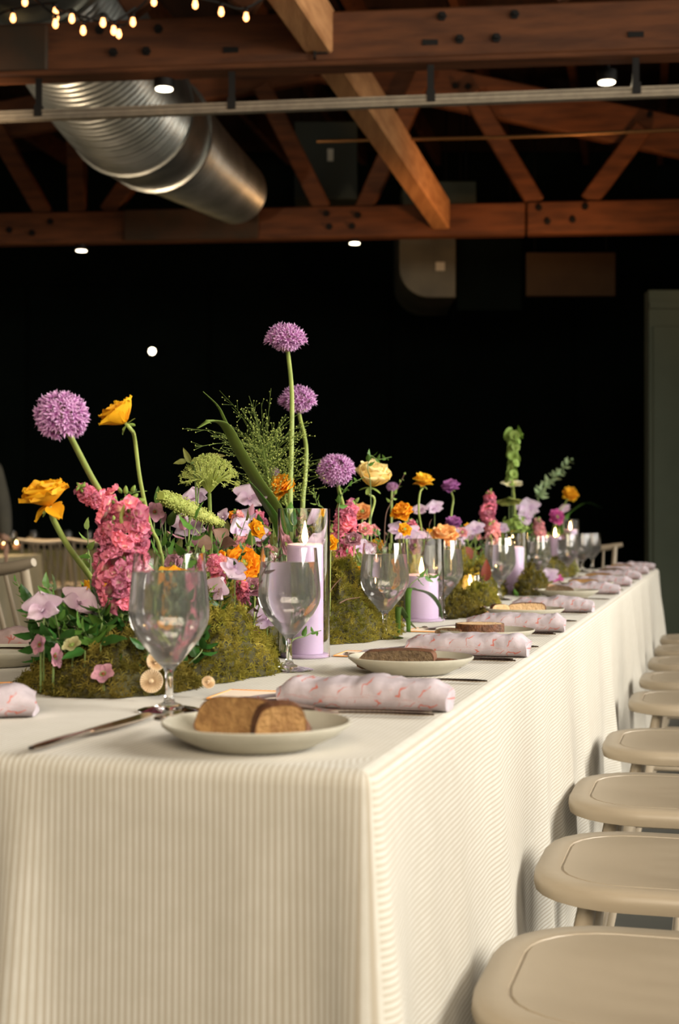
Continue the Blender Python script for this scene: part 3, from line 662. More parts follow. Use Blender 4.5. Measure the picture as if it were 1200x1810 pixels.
for k, s in enumerate(PS):
    d = .16 if k != 2 else .14
    p = tag(inst(PLM, 'side_plate'), plabs[k], 'plate', 'side plates along the right side'); p.location = T(s, d, .001)
    napkin(s+.335 if k else .465, .124, RN.uniform(-.04, .04), nlabs[k], 3+k, 'napkins along the right side')
    nth = ordn[k+1] if k else 'nearest'
    for q in range(2 if k < 6 else 1):
        a = T(s+(.20 if k else .265)+q*.026, .018+q*.008, .0015); c = T(s+(.20 if k else .265)+q*.026-.01, .25, .0015)
        cut('fork', a, c, ('inner' if q == 0 else 'outer')+' fork between the %s plate and %s napkin of the right side' % (nth, nth), 'forks along the right side', 1.0)
    if 0 < k < 7: cut('knife', T(s-.135, .015, .0015), T(s-.13, .3, .0015), 'table knife on the near side of the %s plate of the right side' % nth, 'knives along the right side', 1.0)
    if k < 6: cut('butter', T(s-.045, .16+.095, .0285), T(s+.14, .16+.14, .014), 'butter knife leaning on the rim of the %s plate' % nth, 'butter knives on the plates')
    if k < 6: card(s+(.30 if k else .43), .27, .02, 'cream menu card tucked under the %s napkin of the right side' % nth)
# bread
def on(s, d, z=.0095): return T(s, d, z)
SA = math.atan2(NI[1], NI[0])                  # x axis along the inward normal
loaf = [(-.066, 0), (-.070, .012), (-.050, .030), (-.012, .040), (.030, .041), (.056, .033), (.064, .016), (.060, 0), (.0, -.001)]
bread(on(.135, .172), loaf, .024, SA-.22, .12, M_CRUMB, 'long brown bread slice standing on the nearest plate')
bread(on(.10, .128), [(-.024, 0), (-.026, .02), (-.018, .040), (.016, .040), (.026, .026), (.026, 0)], .026, SA+.5, -.1, M_CRUMB, 'short bread piece leaning on the right of the nearest slice')
bread(on(.90, .175), [(-.058, 0), (-.056, .024), (-.040, .030), (.030, .029), (.056, .024), (.058, 0)], .050, SA+.10, .0, M_CRUMBD, 'dark seeded bread block on the second plate')
bread(on(.918, .112), [(-.030, 0), (-.030, .012), (.028, .014), (.03, 0)], .034, SA-.1, 0, M_CRUMBD, 'flat dark bread offcut at the right of the seeded block')
rnd = [(.05*math.cos(q*PI/6), .046*math.sin(q*PI/6)) for q in range(12)]
bread(on(1.54, .150, .0245), rnd, .030, SA, 0, M_CRUMBL, 'round loaf end with pale crumb on the third plate', True)
bread(on(1.50, .205, .016), [(-.022, 0), (-.022, .014), (.022, .014), (.022, 0)], .03, SA, 0, M_CRUMBD, 'dark bread sliver left of the round loaf end')
bread(on(2.33, .155), [(-.048, 0), (-.046, .026), (-.02, .032), (.03, .030), (.048, .022), (.048, 0)], .044, SA+.1, 0, M_CRUMBL, 'thick pale bread piece on the fourth plate')
bread(on(2.31, .222), [(-.024, 0), (-.024, .024), (.018, .026), (.022, 0)], .03, SA+.4, 0, M_CRUMBL, 'small pale bread cube left of the thick piece')
bread(on(3.42, .19), [(-.05, 0), (-.045, .022), (-.01, .032), (.035, .026), (.05, 0)], .03, SA+.15, .1, M_CRUMBD, 'dark bread heel on the fifth plate')
bread(on(3.42, .115), [(-.025, 0), (-.02, .014), (.02, .014), (.025, 0)], .03, SA, 0, M_CRUMBL, 'yellowish bread crumb piece right of the dark heel')
for s, l in ((4.12, 'golden bread slice on the sixth plate'), (4.86, 'golden bread slice on the seventh plate'), (5.6, 'dark bread slice on the eighth plate'), (6.35, 'golden bread slice on the last plate at the far end')):
    bread(on(s, .17), [(-.056, 0), (-.054, .022), (-.02, .030), (.03, .029), (.056, .022), (.056, 0)], .035, SA+RN.uniform(-.2, .2), 0, M_CRUMBD if 'dark' in l else M_CRUMB, l)
# end seat: knife, card, napkin; left seats
cut('knife', P(55, 1331, .752), P(288, 1262, .753), 'table knife lying at the front left corner of the picture', None, 1.25)
q = P(0, 1219); t = card(.55, .86, 0, 'cream menu card with orange edge at the left edge', .20, .12); t.location = (q.x-.03, q.y, .751); t.rotation_euler[2] = .35
q = V((-.412, 1.75, 0)); t = napkin(.3, .8, 0, 'crumpled pale lavender napkin at the left edge', 41, 'napkins of the left and end seats', .001); t.location = (q.x-.075, q.y, .751); t.rotation_euler[2] = PI+.2
q = P(44, 1150, .775); p = tag(inst(PLM, 'side_plate'), 'shaded stoneware plate at the left edge behind the card', 'plate'); p.location = (q.x-.045, q.y, .751)
lp = p.location
t = thing('dessert_spoon', (0, 0, 0), 'tarnished spoon laid across the shaded left plate', 'spoon'); inst(CU['handle'], 'handle', t); inst(CU['spoon_head'], 'bowl', t)
a, c = V((lp.x+.085, lp.y-.05, .7785)), V((lp.x-.09, lp.y-.035, .7785)); t.location = a; t.rotation_euler = (c-a).to_track_quat('X', 'Z').to_euler()
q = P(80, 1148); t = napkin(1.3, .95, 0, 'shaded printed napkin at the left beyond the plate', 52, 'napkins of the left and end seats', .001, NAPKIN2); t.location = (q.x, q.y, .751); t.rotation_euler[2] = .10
# ------------------------------------------------------------------ candles
M_FLAME = emit_mat('flame', (1, .62, .22), 26)
def flame(par, z, k=1.0, e=1.2):
    mb = MB(); mb.lathe([(.0004, 0), (.0042*k, .006*k), (.0052*k, .012*k), (.0038*k, .021*k), (.0018*k, .030*k), (.0003, .037*k)], 10, TR(0, 0, z+.004)); mb.build('flame', M_FLAME, par)
    mb = MB(); mb.tube([(0, 0, z-.004), (.0006, 0, z+.008)], .0009, 5); mb.build('wick', M_IRON, par)
    w_ = par.matrix_basis.translation if par.parent is None else par.parent.location
    lamp('candle_glow', 'POINT', (par.location.x, par.location.y, par.location.z+z+.02), e, (1, .55, .22), size=.006)
def pillar(u, d, r, h, label, lit=True, dish=True, m=M_WAX, e=1.2):
    q = TU(u, d, .001); t = thing('pillar_candle', q, label, 'candle')
    z0 = .006 if dish else 0
    mb = MB(); mb.lathe([(r*.98, z0), (r, z0+.004), (r, z0+h-.004), (r*.95, z0+h), (r*.5, z0+h-.003), (.004, z0+h-.006)], 32); mb.build('wax', m, t)
    if dish:
        mb = MB(); mb.lathe([(r*1.32, 0), (r*1.36, .004), (r*1.30, .0055), (.004, .0055)], 32); mb.build('dish', m, t)
    if lit: flame(t, z0+h-.005, 1.15, e)
    return t
def hurricane(u, d, r, h, label, base=.0):
    q = TU(u, d, .001); mb = MB(); mb.lathe([(r, base), (r, h-.001), (r-.0005, h), (r-.0009, h), (r-.0013, h-.001), (r-.0013, base)], 48, None, False, False)
    n = 48; mb.f += [(5*n+i, 5*n+(i+1) % n, (i+1) % n, i) for i in range(n)]
    o = tag(mb.build('hurricane_glass', M_THIN), label, 'glass', 'candle hurricanes'); o.location = q; return o
pillar(539, .405,   .0335, .194, 'tall lit lavender pillar candle in the clear cylinder among the flowers')
hurricane(537, .405, .047, .268, 'tall clear glass cylinder around the nearest lavender candle')
pillar(745, .40, .043, .105, 'short lavender pillar candle behind the leaf sprig', e=.8)
hurricane(742, .40, .060, .205, 'clear glass cylinder around the short second candle')
pillar(906, .385, .040, .155, 'glowing lavender pillar candle right of the fifth goblet', e=1.2)
hurricane(906, .385, .052, .215, 'clear glass cylinder around the glowing third candle')
pillar(981, .42, .030, .19, 'slim lavender candle with an orange flame far along the table', dish=False, e=1.0)
pillar(1008, .42, .034, .22, 'far lit candle below the grass blade near the end of the flowers', dish=False, e=.6)
hurricane(1008, .42, .045, .275, 'far glass cylinder near the end of the flowers')
q = TU(831, .40, .001); t = thing('votive_holder', q, 'ribbed clear glass votive holder glowing beside the moss and gourd', 'candle holder')
mb = MB(); n = 48; H_ = .092
vs = []; fs = []
for (r, z) in ((.028, 0), (.030, .004), (.031, H_-.002), (.0295, H_), (.0275, H_-.002), (.027, .008)):
    for i in range(n): a = 2*PI*i/n; k = r+(.0011 if i % 2 else -.0002)*(z > .003)*(r > .029); vs.append((k*math.cos(a), k*math.sin(a), z))
fs = [(j*n+i, j*n+(i+1) % n, (j+1)*n+(i+1) % n, (j+1)*n+i) for j in range(5) for i in range(n)]+[tuple(range(n-1, -1, -1)), tuple(5*n+i for i in range(n))]
mb.add(vs, fs); mb.build('glass', M_GLASS, t)
mb = MB(); mb.lathe([(.0255, .0095), (.0255, .045), (.02, .0455), (.003, .044)], 24); wx = mb.build('wax', M_WAXP, t)
flame(t, .045, .9, .5)

# ------------------------------------------------------------------ moss
def moss(c, ls, ld, h, label, m=M_MOSS, n=2500, seed=0, name='moss_mound', size=.013):
    """c is (s, d); an uneven mound with a coat of tiny branching fronds"""
    o = T(c[0], c[1], .0); t = thing(name, o, label, 'moss', None, TROT); rs = random.Random(seed)
    def surf(a, r):
        k = 1+.22*noise.noise(V((math.cos(a)*1.3, math.sin(a)*1.3, seed)))+.10*noise.noise(V((math.cos(a)*4, math.sin(a)*4, seed+5)))
        z = h*max(0, (1-r**2.4))*(1+.55*noise.noise(V((r*math.cos(a)*2.2, r*math.sin(a)*2.2, seed+2)))+.42*noise.noise(V((r*math.cos(a)*5.5, r*math.sin(a)*5.5, seed+8))))
        return V((ld*k*r*math.cos(a), ls*k*r*math.sin(a), z+.001))
    mb = MB(); mb.grid(lambda a, b: surf(2*PI*a, max(.001, 1-b)), 40, 12, True); mb.build('mound', M_SOIL, t)
    f = MB(); vs = []; fs = []
    for i in range(n):
        a = rs.random()*2*PI; r = math.sqrt(rs.random())*1.02; p = surf(a, min(r, 1)); e = surf(a, max(0, min(r, 1)-.04)); 
        nr = V((p.x/(ld*ld+1e-6), p.y/(ls*ls+1e-6), 0)); nr = (nr.normalized()*r*r if nr.length > 1e-9 else V())+V((0, 0, .9)); nr.normalize()
        dr = (nr+V((rs.gauss(0, .45), rs.gauss(0, .45), rs.gauss(0, .3)))).normalized(); L = size*rs.uniform(.5, 1.35)
        b_ = dr.orthogonal().normalized(); b_ = Matrix.Rotation(rs.random()*6.3, 3, dr) @ b_; q = dr.cross(b_); p = p-nr*.003
        k = len(vs); w_ = L*.09; tip = p+dr*L
        vs += [p+b_*w_, p-b_*w_, tip]; fs.append((k, k+1, k+2))
        for j in range(5):
            s0 = p+dr*L*(.25+.15*j); sd = (b_ if j % 2 else -b_)*(.8)+q*rs.uniform(-.7, .7)+dr*.55; sd.normalize(); k = len(vs)
            ww = dr*L*.085; e_ = s0+sd*L*.42; vs += [s0-ww, s0+ww, e_+ww*.4, e_-ww*.4]; fs.append((k, k+1, k+2, k+3))
    for p in vs: p.z = max(p.z, .0012)
    f.add(vs, fs); x = f.build('moss_fronds', m, t); x['kind'] = 'stuff'; return t
moss((.60, .535), .13, .125, .062, 'dark moss mound at the left front of the flower runner', M_MOSSB, 4200, 1)
moss((.80, .485), .17, .115, .105, 'moss mound right of the nearest goblet', M_MOSS, 5200, 2)
moss((1.02, .56), .22, .13, .125, 'moss hump under the lavender and orange blooms', M_MOSS, 4200, 3)
moss((1.66, .475), .32, .11, .135, 'large bright moss mound right of the tall lavender candle', M_MOSS, 7500, 4)
moss((1.95, .58), .30, .12, .20, 'pale lime moss cushion behind the pink stock', M_MOSSL, 4200, 5)
moss((2.40, .355), .11, .085, .062, 'brown moss mound with the small gourd', M_MOSSB, 2400, 6)
moss((3.02, .44), .20, .10, .135, 'moss hump behind the burgundy leaves', M_MOSS, 3200, 7)
moss((2.82, .36), .09, .06, .055, 'small moss mound at the fifth goblet', M_MOSS, 1300, 8)
moss((3.62, .31), .10, .055, .085, 'brown moss clump right of the glowing third candle', M_MOSSB, 1300, 9)
moss((3.55, .50), .45, .12, .12, 'moss bed under the middle blooms', M_MOSS, 3000, 10)
moss((4.5, .49), .50, .13, .11, 'moss bed under the far green cluster', M_MOSS, 3000, 11)
moss((5.5, .48), .45, .13, .12, 'moss bed near the far candles', M_MOSS, 2500, 12)
moss((6.1, .47), .20, .10, .20, 'far lime green moss ball at the end of the flowers', M_MOSSL, 1600, 13)
moss((1.35, .62), .40, .16, .11, 'moss bed deep inside the flower runner', M_MOSS, 2500, 14)
moss((2.55, .58), .45, .14, .13, 'moss bed behind the second candle', M_MOSS, 2500, 15)

# ------------------------------------------------------------------ flower building blocks
def petal(L, W, cup=.3, curl=0, ruf=0, nu=6, nv=6, seed=0, blunt=.22, notch=0):
    mb = MB(); R_ = random.Random(seed); ph = R_.random()*6
    def fn(a, b):
        s = 2*a-1; w = W/2*(math.sin(PI*(.06+(.94-blunt*.35)*b)**.85)*.92+.06)
        y = L*b*(1-.13*s*s*b)-notch*L*b**4*math.exp(-(s/.3)**2)
        z = cup*s*s*w+curl*L*b*b+ruf*L*b*b*math.sin(s*5+ph)+ruf*.5*L*b*b*math.cos(s*11+ph*2)
        return V((s*w, y, z))
    mb.grid(fn, nu, nv); return mb
MESH = {}
def pm(key, mk, m, name):
    k = (key, m.name)
    if k not in MESH: MESH[k] = mk().mesh(name, m)
    return MESH[k]
def stemtube(root, pts, r0, r1, m=M_STEM, n=7, name='stem'):
    c = curve(pts, 6); k = len(c); mb = MB(); o = root.location
    mb.tube([p-o for p in c], [r0+(r1-r0)*i/(k-1) for i in range(k)], n); return mb.build(name, m, root)
def path(head, stem, d, foot=None):
    """stem pixel rows from head down, closing at a foot on the table"""
    pts = [head]+[At(u, v, d) for u, v in stem]
    last = pts[-1]
    if foot is None:
        f = last.copy(); f.z = TOP+.004
        if len(pts) > 1:
            dv = pts[-1]-pts[-2]; k = min(1.0, (last.z-f.z)/max(.02, -dv.z)*.5) if dv.z < 0 else 0
            f.x += dv.x*k; f.y += dv.y*k
    else: f = foot
    if last.z-f.z > .012: pts.append(f)
    else: pts[-1].z = TOP+.004
    if len(pts) == 1: pts = [pts[0]+V((0, 0, .006)), V((pts[0].x+.03, pts[0].y+.03, TOP+.003))]
    return pts
def start(name, u, v, d, stem, label, cat='flower', group=None):
    h = At(u, v, d); p = path(h, stem, d); f = p[-1]
    return thing(name, f, label, cat, group), h, p

def allium(u, v, d, rp, stem, label, flat=1.0, n=170, name='allium_flower'):
    t, h, p = start(name, u, v, d, stem, label); r = rp*px(h); rs = random.Random(int(u*7+v))
    stemtube(t, [h]+p[1:], .0042 if rp > 30 else .003, .0062 if rp > 30 else .004)
    mb = MB(); core = MB(); vs = []; fs = []; uv = []; o = h-t.location
    for i in range(n):
        z = 1-2*(i+.5)/n; a = i*2.39996+rs.random()*.25; q = math.sqrt(1-z*z); dr = V((q*math.cos(a), q*math.sin(a), z+rs.uniform(-.06, .06))).normalized()
        if dr.z < -.72 and rs.random() < .75: continue
        k = rs.uniform(.80, .98)*(1 if dr.z > 0 else flat); c = V((dr.x, dr.y, dr.z*(.92 if dr.z > 0 else flat)))*r*k*.84
        core.tube([o, o+c], .0007, 3, False)
        b1 = dr.orthogonal().normalized(); b2 = dr.cross(b1); ro = rs.random()*6
        for j in range(6):
            ang = ro+j*PI/3; e = b1*math.cos(ang)+b2*math.sin(ang); L = r*.245*rs.uniform(.8, 1.15)
            dd = (e*.82+dr*rs.uniform(.35, .85)).normalized(); sd = dd.cross(dr).normalized()*L*.16; x = o+c; m = len(vs)
            vs += [x, x+dd*L*.5+sd, x+dd*L, x+dd*L*.5-sd]; fs.append((m, m+1, m+2, m+3)); uv += [(.5, 0), (0, .5), (.5, 1), (1, .5)]
        m = len(vs); x = o+c; w_ = r*.03; vs += [x+b1*w_, x+b2*w_, x-b1*w_, x-b2*w_, x+dr*r*.07]; fs += [(m, m+1, m+4), (m+1, m+2, m+4), (m+2, m+3, m+4), (m+3, m, m+4)]; uv += [(.5, 0)]*5
    core.ball(o, r*.40, 10); core.build('pedicels', M_ALLD, t)['kind'] = 'stuff'
    mb.add(vs, fs, uv); mb.build('florets', M_ALL, t)['kind'] = 'stuff'; return t
LAY_OPEN = ((5, 80, .50, .85), (7, 62, .68, .95), (8, 40, .86, 1.05), (9, 14, 1.0, 1.1))
LAY_DOME = ((6, 84, .68, .9), (7, 66, .86, 1.0), (8, 48, 1.0, 1.1), (8, 26, 1.0, 1.1), (4, -4, .8, .9))
LAY_CUP = ((4, 86, .80, .9), (5, 76, .95, 1.0), (6, 62, 1.0, 1.05), (5, 38, .95, 1.1))
def bloom(u, v, d, rp, axis, stem, m, label, lays=LAY_OPEN, name='ranunculus_flower', sepal=True, hs=(.0026, .0034), smat=M_STEM, ruf=.05, cup=.45, core=M_LEAFY, wk=1.0, group=None, cat='flower', drop=0):
    t, h, p = start(name, u, v, d, stem, label, cat, group); r = rp*px(h); ax = V(axis).normalized(); o = h-t.location
    base = h-ax*r*.28
    stemtube(t, [base]+[base-ax*r*.30]+p[1:], hs[0], hs[1], smat)
    F_ = frame(ax, base-t.location, u*.7); rs = random.Random(int(u*3+v*5))
    for li, (n, el, sc, wd) in enumerate(lays):
        me = pm(('petal', round(wd*wk, 2), ruf, cup, li, 1 if el < 40 else 0), lambda: petal(1, 1.22*wd*wk, cup, (-.06 if el > 50 else .04), ruf, 8 if rp > 25 else 5, 7 if rp > 25 else 4, li*7), m, 'petal')
        for i in range(n):
            e = rad(el+rs.uniform(-7, 7)); ph = 2*PI*(i+li*.37)/n+rs.uniform(-.12, .12); k = r*sc*rs.uniform(.92, 1.06)
            inst(me, 'petal', t, F_ @ RZ(ph) @ TR(0, r*.04, r*.02*(len(lays)-li)) @ RX(e) @ SCL(k))
    mb = MB(); mb.ball((0, 0, r*.30), r*.24, 9); mb.build('centre', core, t, M=F_)
    if sepal:
        me = pm(('sepal',), lambda: petal(1, .42, .4, -.1, 0, 4, 4, 3, .8), M_LEAFY, 'sepal')
        for i in range(4): inst(me, 'sepal', t, F_ @ RZ(1.57*i+.4) @ TR(0, 0, -.003) @ RX(rad(-8+rs.uniform(-20, 15))) @ SCL(r*.46))
    return t
def stock(pts, d, label, m=M_PINK, rk=1.0, dens=1.0, bud=True, name='stock_flower', fl=25, rows=None):
    """pts: (u, v, half width px) from tip down; florets packed round the spike"""
    hs = [At(u, v, d) for u, v, _ in pts]; f = hs[-1].copy(); f.z = TOP+.004
    if hs[-1].z-f.z < .01: hs[-1].z = f.z+.015
    t = thing(name, f, label, 'flower'); rs = random.Random(int(pts[0][0]*5+pts[0][1])); pp = curve(hs, 8); n = len(pp)
    stemtube(t, hs+[f], .0028, .004)
    me = []
    for k in range(3):
        def mk(k=k):
            mb = MB(); R_ = random.Random(k)
            for i in range(7+k % 2):
                q = petal(1, 1.15, .22, R_.uniform(-.2, .1), .20, 6, 4, i*3+k*11, .1, .12); M = RZ(2*PI*i*.38+R_.uniform(-.3, .3)) @ RX(rad(R_.uniform(2, 30) if i < 5 else R_.uniform(40, 70))) @ SCL(R_.uniform(.75, 1.05) if i < 5 else .62)
                mb.add([M @ V(x) for x in q.v], q.f, q.uv)
            return mb
        me.append(pm(('floret', k), mk, m, 'floret'))
    bm_ = pm(('bud',), lambda: budmesh(), M_LEAFY, 'bud')
    wpx = [w_ for _, _, w_ in pts]; pxm = px(hs[0]); fr = fl*pxm*.80
    length = sum((pp[i+1]-pp[i]).length for i in range(n-1)); cnt = int(dens*length*sum(wpx)/len(wpx)*pxm*6.3/(fr*fr*1.35))
    cnt = min(cnt, 110)
    for i in range(cnt):
        b = (i+.5)/cnt; x = b*(n-1); j = min(int(x), n-2); c = pp[j].lerp(pp[j+1], x-j); y = b*(len(pts)-1); jj = min(int(y), len(pts)-2); R_ = (wpx[jj]*(1-(y-jj))+wpx[jj+1]*(y-jj))*pxm
        a = i*2.39996+rs.uniform(-.4, .4); tan = (pp[j]-pp[j+1]).normalized(); e1 = tan.orthogonal().normalized(); e2 = tan.cross(e1); dr = (e1*math.cos(a)+e2*math.sin(a)+tan*rs.uniform(.05, .5)).normalized()
        off = max(.002, R_-fr*.55)*rs.uniform(.7, 1.0); small = bud and b < .10
        M = frame(dr, c+dr*off-t.location, rs.random()*6) @ SCL((fr*.5 if small else fr)*rs.uniform(.8, 1.15))
        inst(bm_ if small else rs.choice(me), 'bud' if small else 'floret', t, M)
    return t
def budmesh():
    mb = MB(); mb.lathe([(.05, -.3), (.38, .1), (.42, .5), (.28, 1.0), (.05, 1.35)], 7); return mb
def sweetpea(u, v, d, rp, face, label, m=M_LAV, roll=0, stem=(), group=None, smat=M_STEMD):
    t, h, p = start('sweet_pea', u, v, d, stem, label, 'flower', group); r = rp*px(h); o = h-t.location
    stemtube(t, p, .0011, .0015, smat, 5); F_ = frame(V(face).normalized(), o, roll)
    st = pm(('standard',), lambda: petal(1, 2.0, .06, -.14, .15, 12, 8, 5, .0, .20), m, 'standard')
    wg = pm(('wing',), lambda: petal(1, .95, .35, .05, .12, 7, 6, 8, .1), m, 'wing'); kl = pm(('keel',), lambda: petal(1, .5, 1.2, .35, .0, 5, 5, 9, .5), m, 'keel')
    inst(st, 'standard', t, F_ @ TR(0, -r*.15, 0) @ RX(rad(18)) @ SCL(r*1.15))
    for s in (1, -1): inst(wg, 'wing', t, F_ @ RZ(s*rad(112)) @ RX(rad(16)) @ SCL(r*1.0))
    inst(kl, 'keel', t, F_ @ RZ(PI) @ RX(rad(50)) @ SCL(r*.62))
    inst(st, 'petal', t, F_ @ RZ(PI+.5) @ RX(rad(22)) @ SCL(r*.6)); return t
def leafmesh(w_=.45, fold=.35, curl=-.16, ruf=0):
    def mk():
        mb = MB()
        def fn(a, b):
            s = 2*a-1; wd = w_/2*(math.sin(PI*min(1, b)**.72)**.85*(1-.25*b)+.02); return V((s*wd, b, fold*abs(s)*wd+curl*b*b+ruf*b*math.sin(s*9)+.02*math.sin(b*17)*abs(s)))
        mb.grid(fn, 6, 8); return mb
    return mk
def sprig(pts, d, leaf, label, m=M_LEAF, n=9, w_=.5, name='leaf_sprig', group=None, sm=M_STEMD, r=.0012, cat='foliage', pairs=False, ang=55, start_=0.15, taper=.5, world=None):
    """pts pixels from tip to foot; leaf = leaf length in px"""
    if world: hs = [V(p) for p in world]
    else: hs = [At(u, v, d) for u, v in pts]
    f = hs[-1].copy()
    if not world and f.z > TOP+.01 and len(hs) > 1: f.z = TOP+.004; hs.append(f)
    hs[-1].z = max(hs[-1].z, TOP+.003); f = hs[-1].copy()
    t = thing(name, f, label, cat, group); rs = random.Random(int(hs[0].x*7000+hs[0].z*9000)); L = leaf*px(hs[0])
    stemtube(t, hs, r*.7, r*1.3, sm, 5); pp = curve(hs, 8); k = len(pp)
    if not world and len(pts) < len(hs): k = max(3, int(k*.62))
    me = pm(('leaf', w_), leafmesh(w_), m, 'leaf')
    for i in range(n):
        b = start_*.0+i/max(1, n-1)*.92; x = b*(k-1); j = min(int(x), k-2); c = pp[j].lerp(pp[j+1], x-j); tan = (pp[j]-pp[j+1]).normalized()
        a = (i//2*1.3+(i % 2)*PI) if pairs else i*2.4; e1 = tan.orthogonal().normalized(); e2 = tan.cross(e1); out = e1*math.cos(a)+e2*math.sin(a)
        dr = (tan if i == 0 else (out*math.sin(rad(ang))+tan*math.cos(rad(ang)))+V((rs.gauss(0, .15), rs.gauss(0, .15), rs.gauss(0, .15)))).normalized()
        nz = (V((rs.gauss(0, .4), -.35+rs.gauss(0, .4), .8))).cross(dr); nz = dr.cross(nz).normalized()*-1 if nz.length > 1e-6 else V((0, 0, 1))
        X = dr.cross(nz).normalized(); M = Matrix((X, dr, X.cross(dr))).transposed().to_4x4(); sz = L*(1-taper*(1-b))*rs.uniform(.8, 1.15)
        inst(me, 'leaf', t, Matrix.Translation(c-t.location) @ M @ SCL(sz))
    return t
def blade(pts, d, wpx, label, m=M_LEAFY, name='strap_grass'):
    """one long arching leaf, pts pixels from tip to foot"""
    hs = [At(u, v, d) for u, v in pts]; f = hs[-1].copy()
    if f.z > TOP+.01: f.z = TOP+.003; hs.append(f)
    hs[-1].z = max(hs[-1].z, TOP+.002); pp = curve(hs, 8); n = len(pp); wm = wpx*px(hs[0]); o = hs[-1]; mb = MB(); vs = []; uv = []
    for i, p in enumerate(pp):
        b = i/(n-1); tan = (pp[min(i+1, n-1)]-pp[max(i-1, 0)]).normalized(); sd = tan.cross(V((0.25, 1, .15))).normalized(); w_ = wm/2*max(.04, math.sin(PI*min(1, .02+b*.80))**.8)
        for s in (-1, 0, 1): vs.append(p-o+sd*s*w_+V((0, (.25*w_ if s == 0 else 0), 0))); uv.append(((s+1)/2, b))
    fs = [(i*3+j, i*3+j+1, i*3+j+4, i*3+j+3) for i in range(n-1) for j in (0, 1)]; mb.add(vs, fs, uv)
    x = mb.build(name, m); x.location = o; so = x.modifiers.new('thick', 'SOLIDIFY'); so.thickness = .0006; return tag(x, label, 'foliage')
def leaf_single(u, v, d, Lpx, dr, nrm, m, label, w_=.55, stem=(), name='leaf_stalk', group=None, ruf=0):
    """a large single leaf on its own stalk: base at (u, v)"""
    t, h, p = start(name, u, v, d, stem, label, 'foliage', group); stemtube(t, p, .0012, .0016, M_STEMD, 5)
    Y_ = V(dr).normalized(); X = Y_.cross(V(nrm)).normalized(); M = Matrix((X, Y_, X.cross(Y_))).transposed().to_4x4()
    inst(pm(('bigleaf', w_, ruf), leafmesh(w_, .3, -.15, ruf), m, 'leaf'), 'leaf', t, Matrix.Translation(h-t.location) @ M @ SCL(Lpx*px(h))); return t
def hellebore(u, v, d, rp, face, label, m=M_HELL, dark=True, stem=()):
    t, h, p = start('hellebore_flower', u, v, d, stem, label); r = rp*px(h); F_ = frame(V(face).normalized(), h-t.location, u)
    stemtube(t, p, .0014, .002, M_STEMD, 5); me = pm(('hell',), lambda: petal(1, 1.0, .25, -.05, .03, 6, 6, 4, .55), m, 'petal')
    for i in range(5): inst(me, 'petal', t, F_ @ RZ(2*PI*i/5) @ TR(0, 0, .0004*(i % 2)) @ RX(rad(20)) @ SCL(r))
    mb = MB(); mb.ball((0, 0, r*.10), r*.17, 9); mb.build('centre', M_BURG if dark else M_LEAFY, t, M=F_)
    st = MB(); rs = random.Random(5)
    for i in range(14): a = i*.45; st.tube([(0, 0, r*.1), (r*.28*math.cos(a), r*.28*math.sin(a), r*.22)], r*.018, 4)
    st.build('stamens', M_LEAFY, t, M=F_); return t

# ------------------------------------------------------------------ near flowers
CAMW = V((0, -1, .1))
allium(108, 737, .60, 54, [(128, 778), (160, 840), (192, 900), (215, 980)], 'big round purple allium leaning at the upper left of the flowers', .95, 240)
allium(505, 606, .56, 41, [(510, 632), (516, 700), (515, 800), (513, 895)], 'tallest purple allium with a flattened head on a long straight stem', .55, 190)
allium(527, 714, .60, 39, [(530, 738), (541, 790), (539, 850), (535, 895)], 'second tall purple allium just below and behind the tallest one', .6, 180)
allium(593, 834, .55, 38, [(600, 870), (612, 930)], 'purple allium low beside the butter yellow rose', .85, 190)
allium(484, 836, .72, 12, [(486, 870)], 'small purple allium half hidden behind the yellow bloom', .8, 70)
allium(693, 862, .72, 12, [(692, 900)], 'small dim purple allium peeping out right of the yellow rose', .8, 70)
bloom(83, 882, .62, 52, (-.25, -.25, .93), [(95, 920), (120, 965), (160, 1020), (186, 1062)], M_GOLD, 'large golden ranunculus seen from below at the far left on a bent stem', ((5, 84, .60, .9), (6, 68, .82, 1.0), (7, 50, 1.0, 1.1), (7, 30, 1.05, 1.1), (3, -30, .75, .7)), wk=1.05, hs=(.0042, .0048), ruf=.07)
bloom(214, 738, .56, 47, (-.62, -.10, .78), [(238, 775), (248, 850), (266, 930), (285, 985)], M_GOLD, 'golden ranunculus tilted left on a tall thin stem beside the big allium', ((5, 86, .70, .9), (6, 74, .85, 1.0), (7, 58, 1.0, 1.1), (7, 38, 1.0, 1.1)), hs=(.0030, .0036))
bloom(166, 1046, .62, 36, (-.5, -.75, .45), [], M_GOLD, 'golden many petalled bloom half hidden left of the pink stock', ((8, 70, .6, .5), (10, 45, .85, .45), (10, 18, 1.0, .45)), name='daisy_flower', sepal=False)
bloom(499, 860, .58, 29, (-.3, -.6, .7), [(503, 885), (510, 920)], M_ORG, 'orange yellow ranunculus just left of the tall allium stems', LAY_DOME)
bloom(430, 996, .50, 37, (.25, -.85, .35), [], M_ORG, 'big orange bloom above the moss left of the second goblet', LAY_OPEN, ruf=.09)
bloom(388, 990, .52, 20, (-.6, -.7, .3), [], M_ORG, 'small orange bloom touching the big orange one on its left', LAY_OPEN)
bloom(415, 911, .66, 13, (0, -.7, .7), [], M_ORG, 'little orange bloom among the pale lavender petals', LAY_OPEN)
bloom(306, 1040, .50, 46, (.1, -.9, .3), [], M_GOLD, 'golden bloom seen through the nearest goblet', LAY_OPEN)
bloom(628, 1006, .50, 14, (.2, -.8, .4), [], M_GOLD, 'small golden bloom at the foot of the pink stock right of the candle', LAY_OPEN)
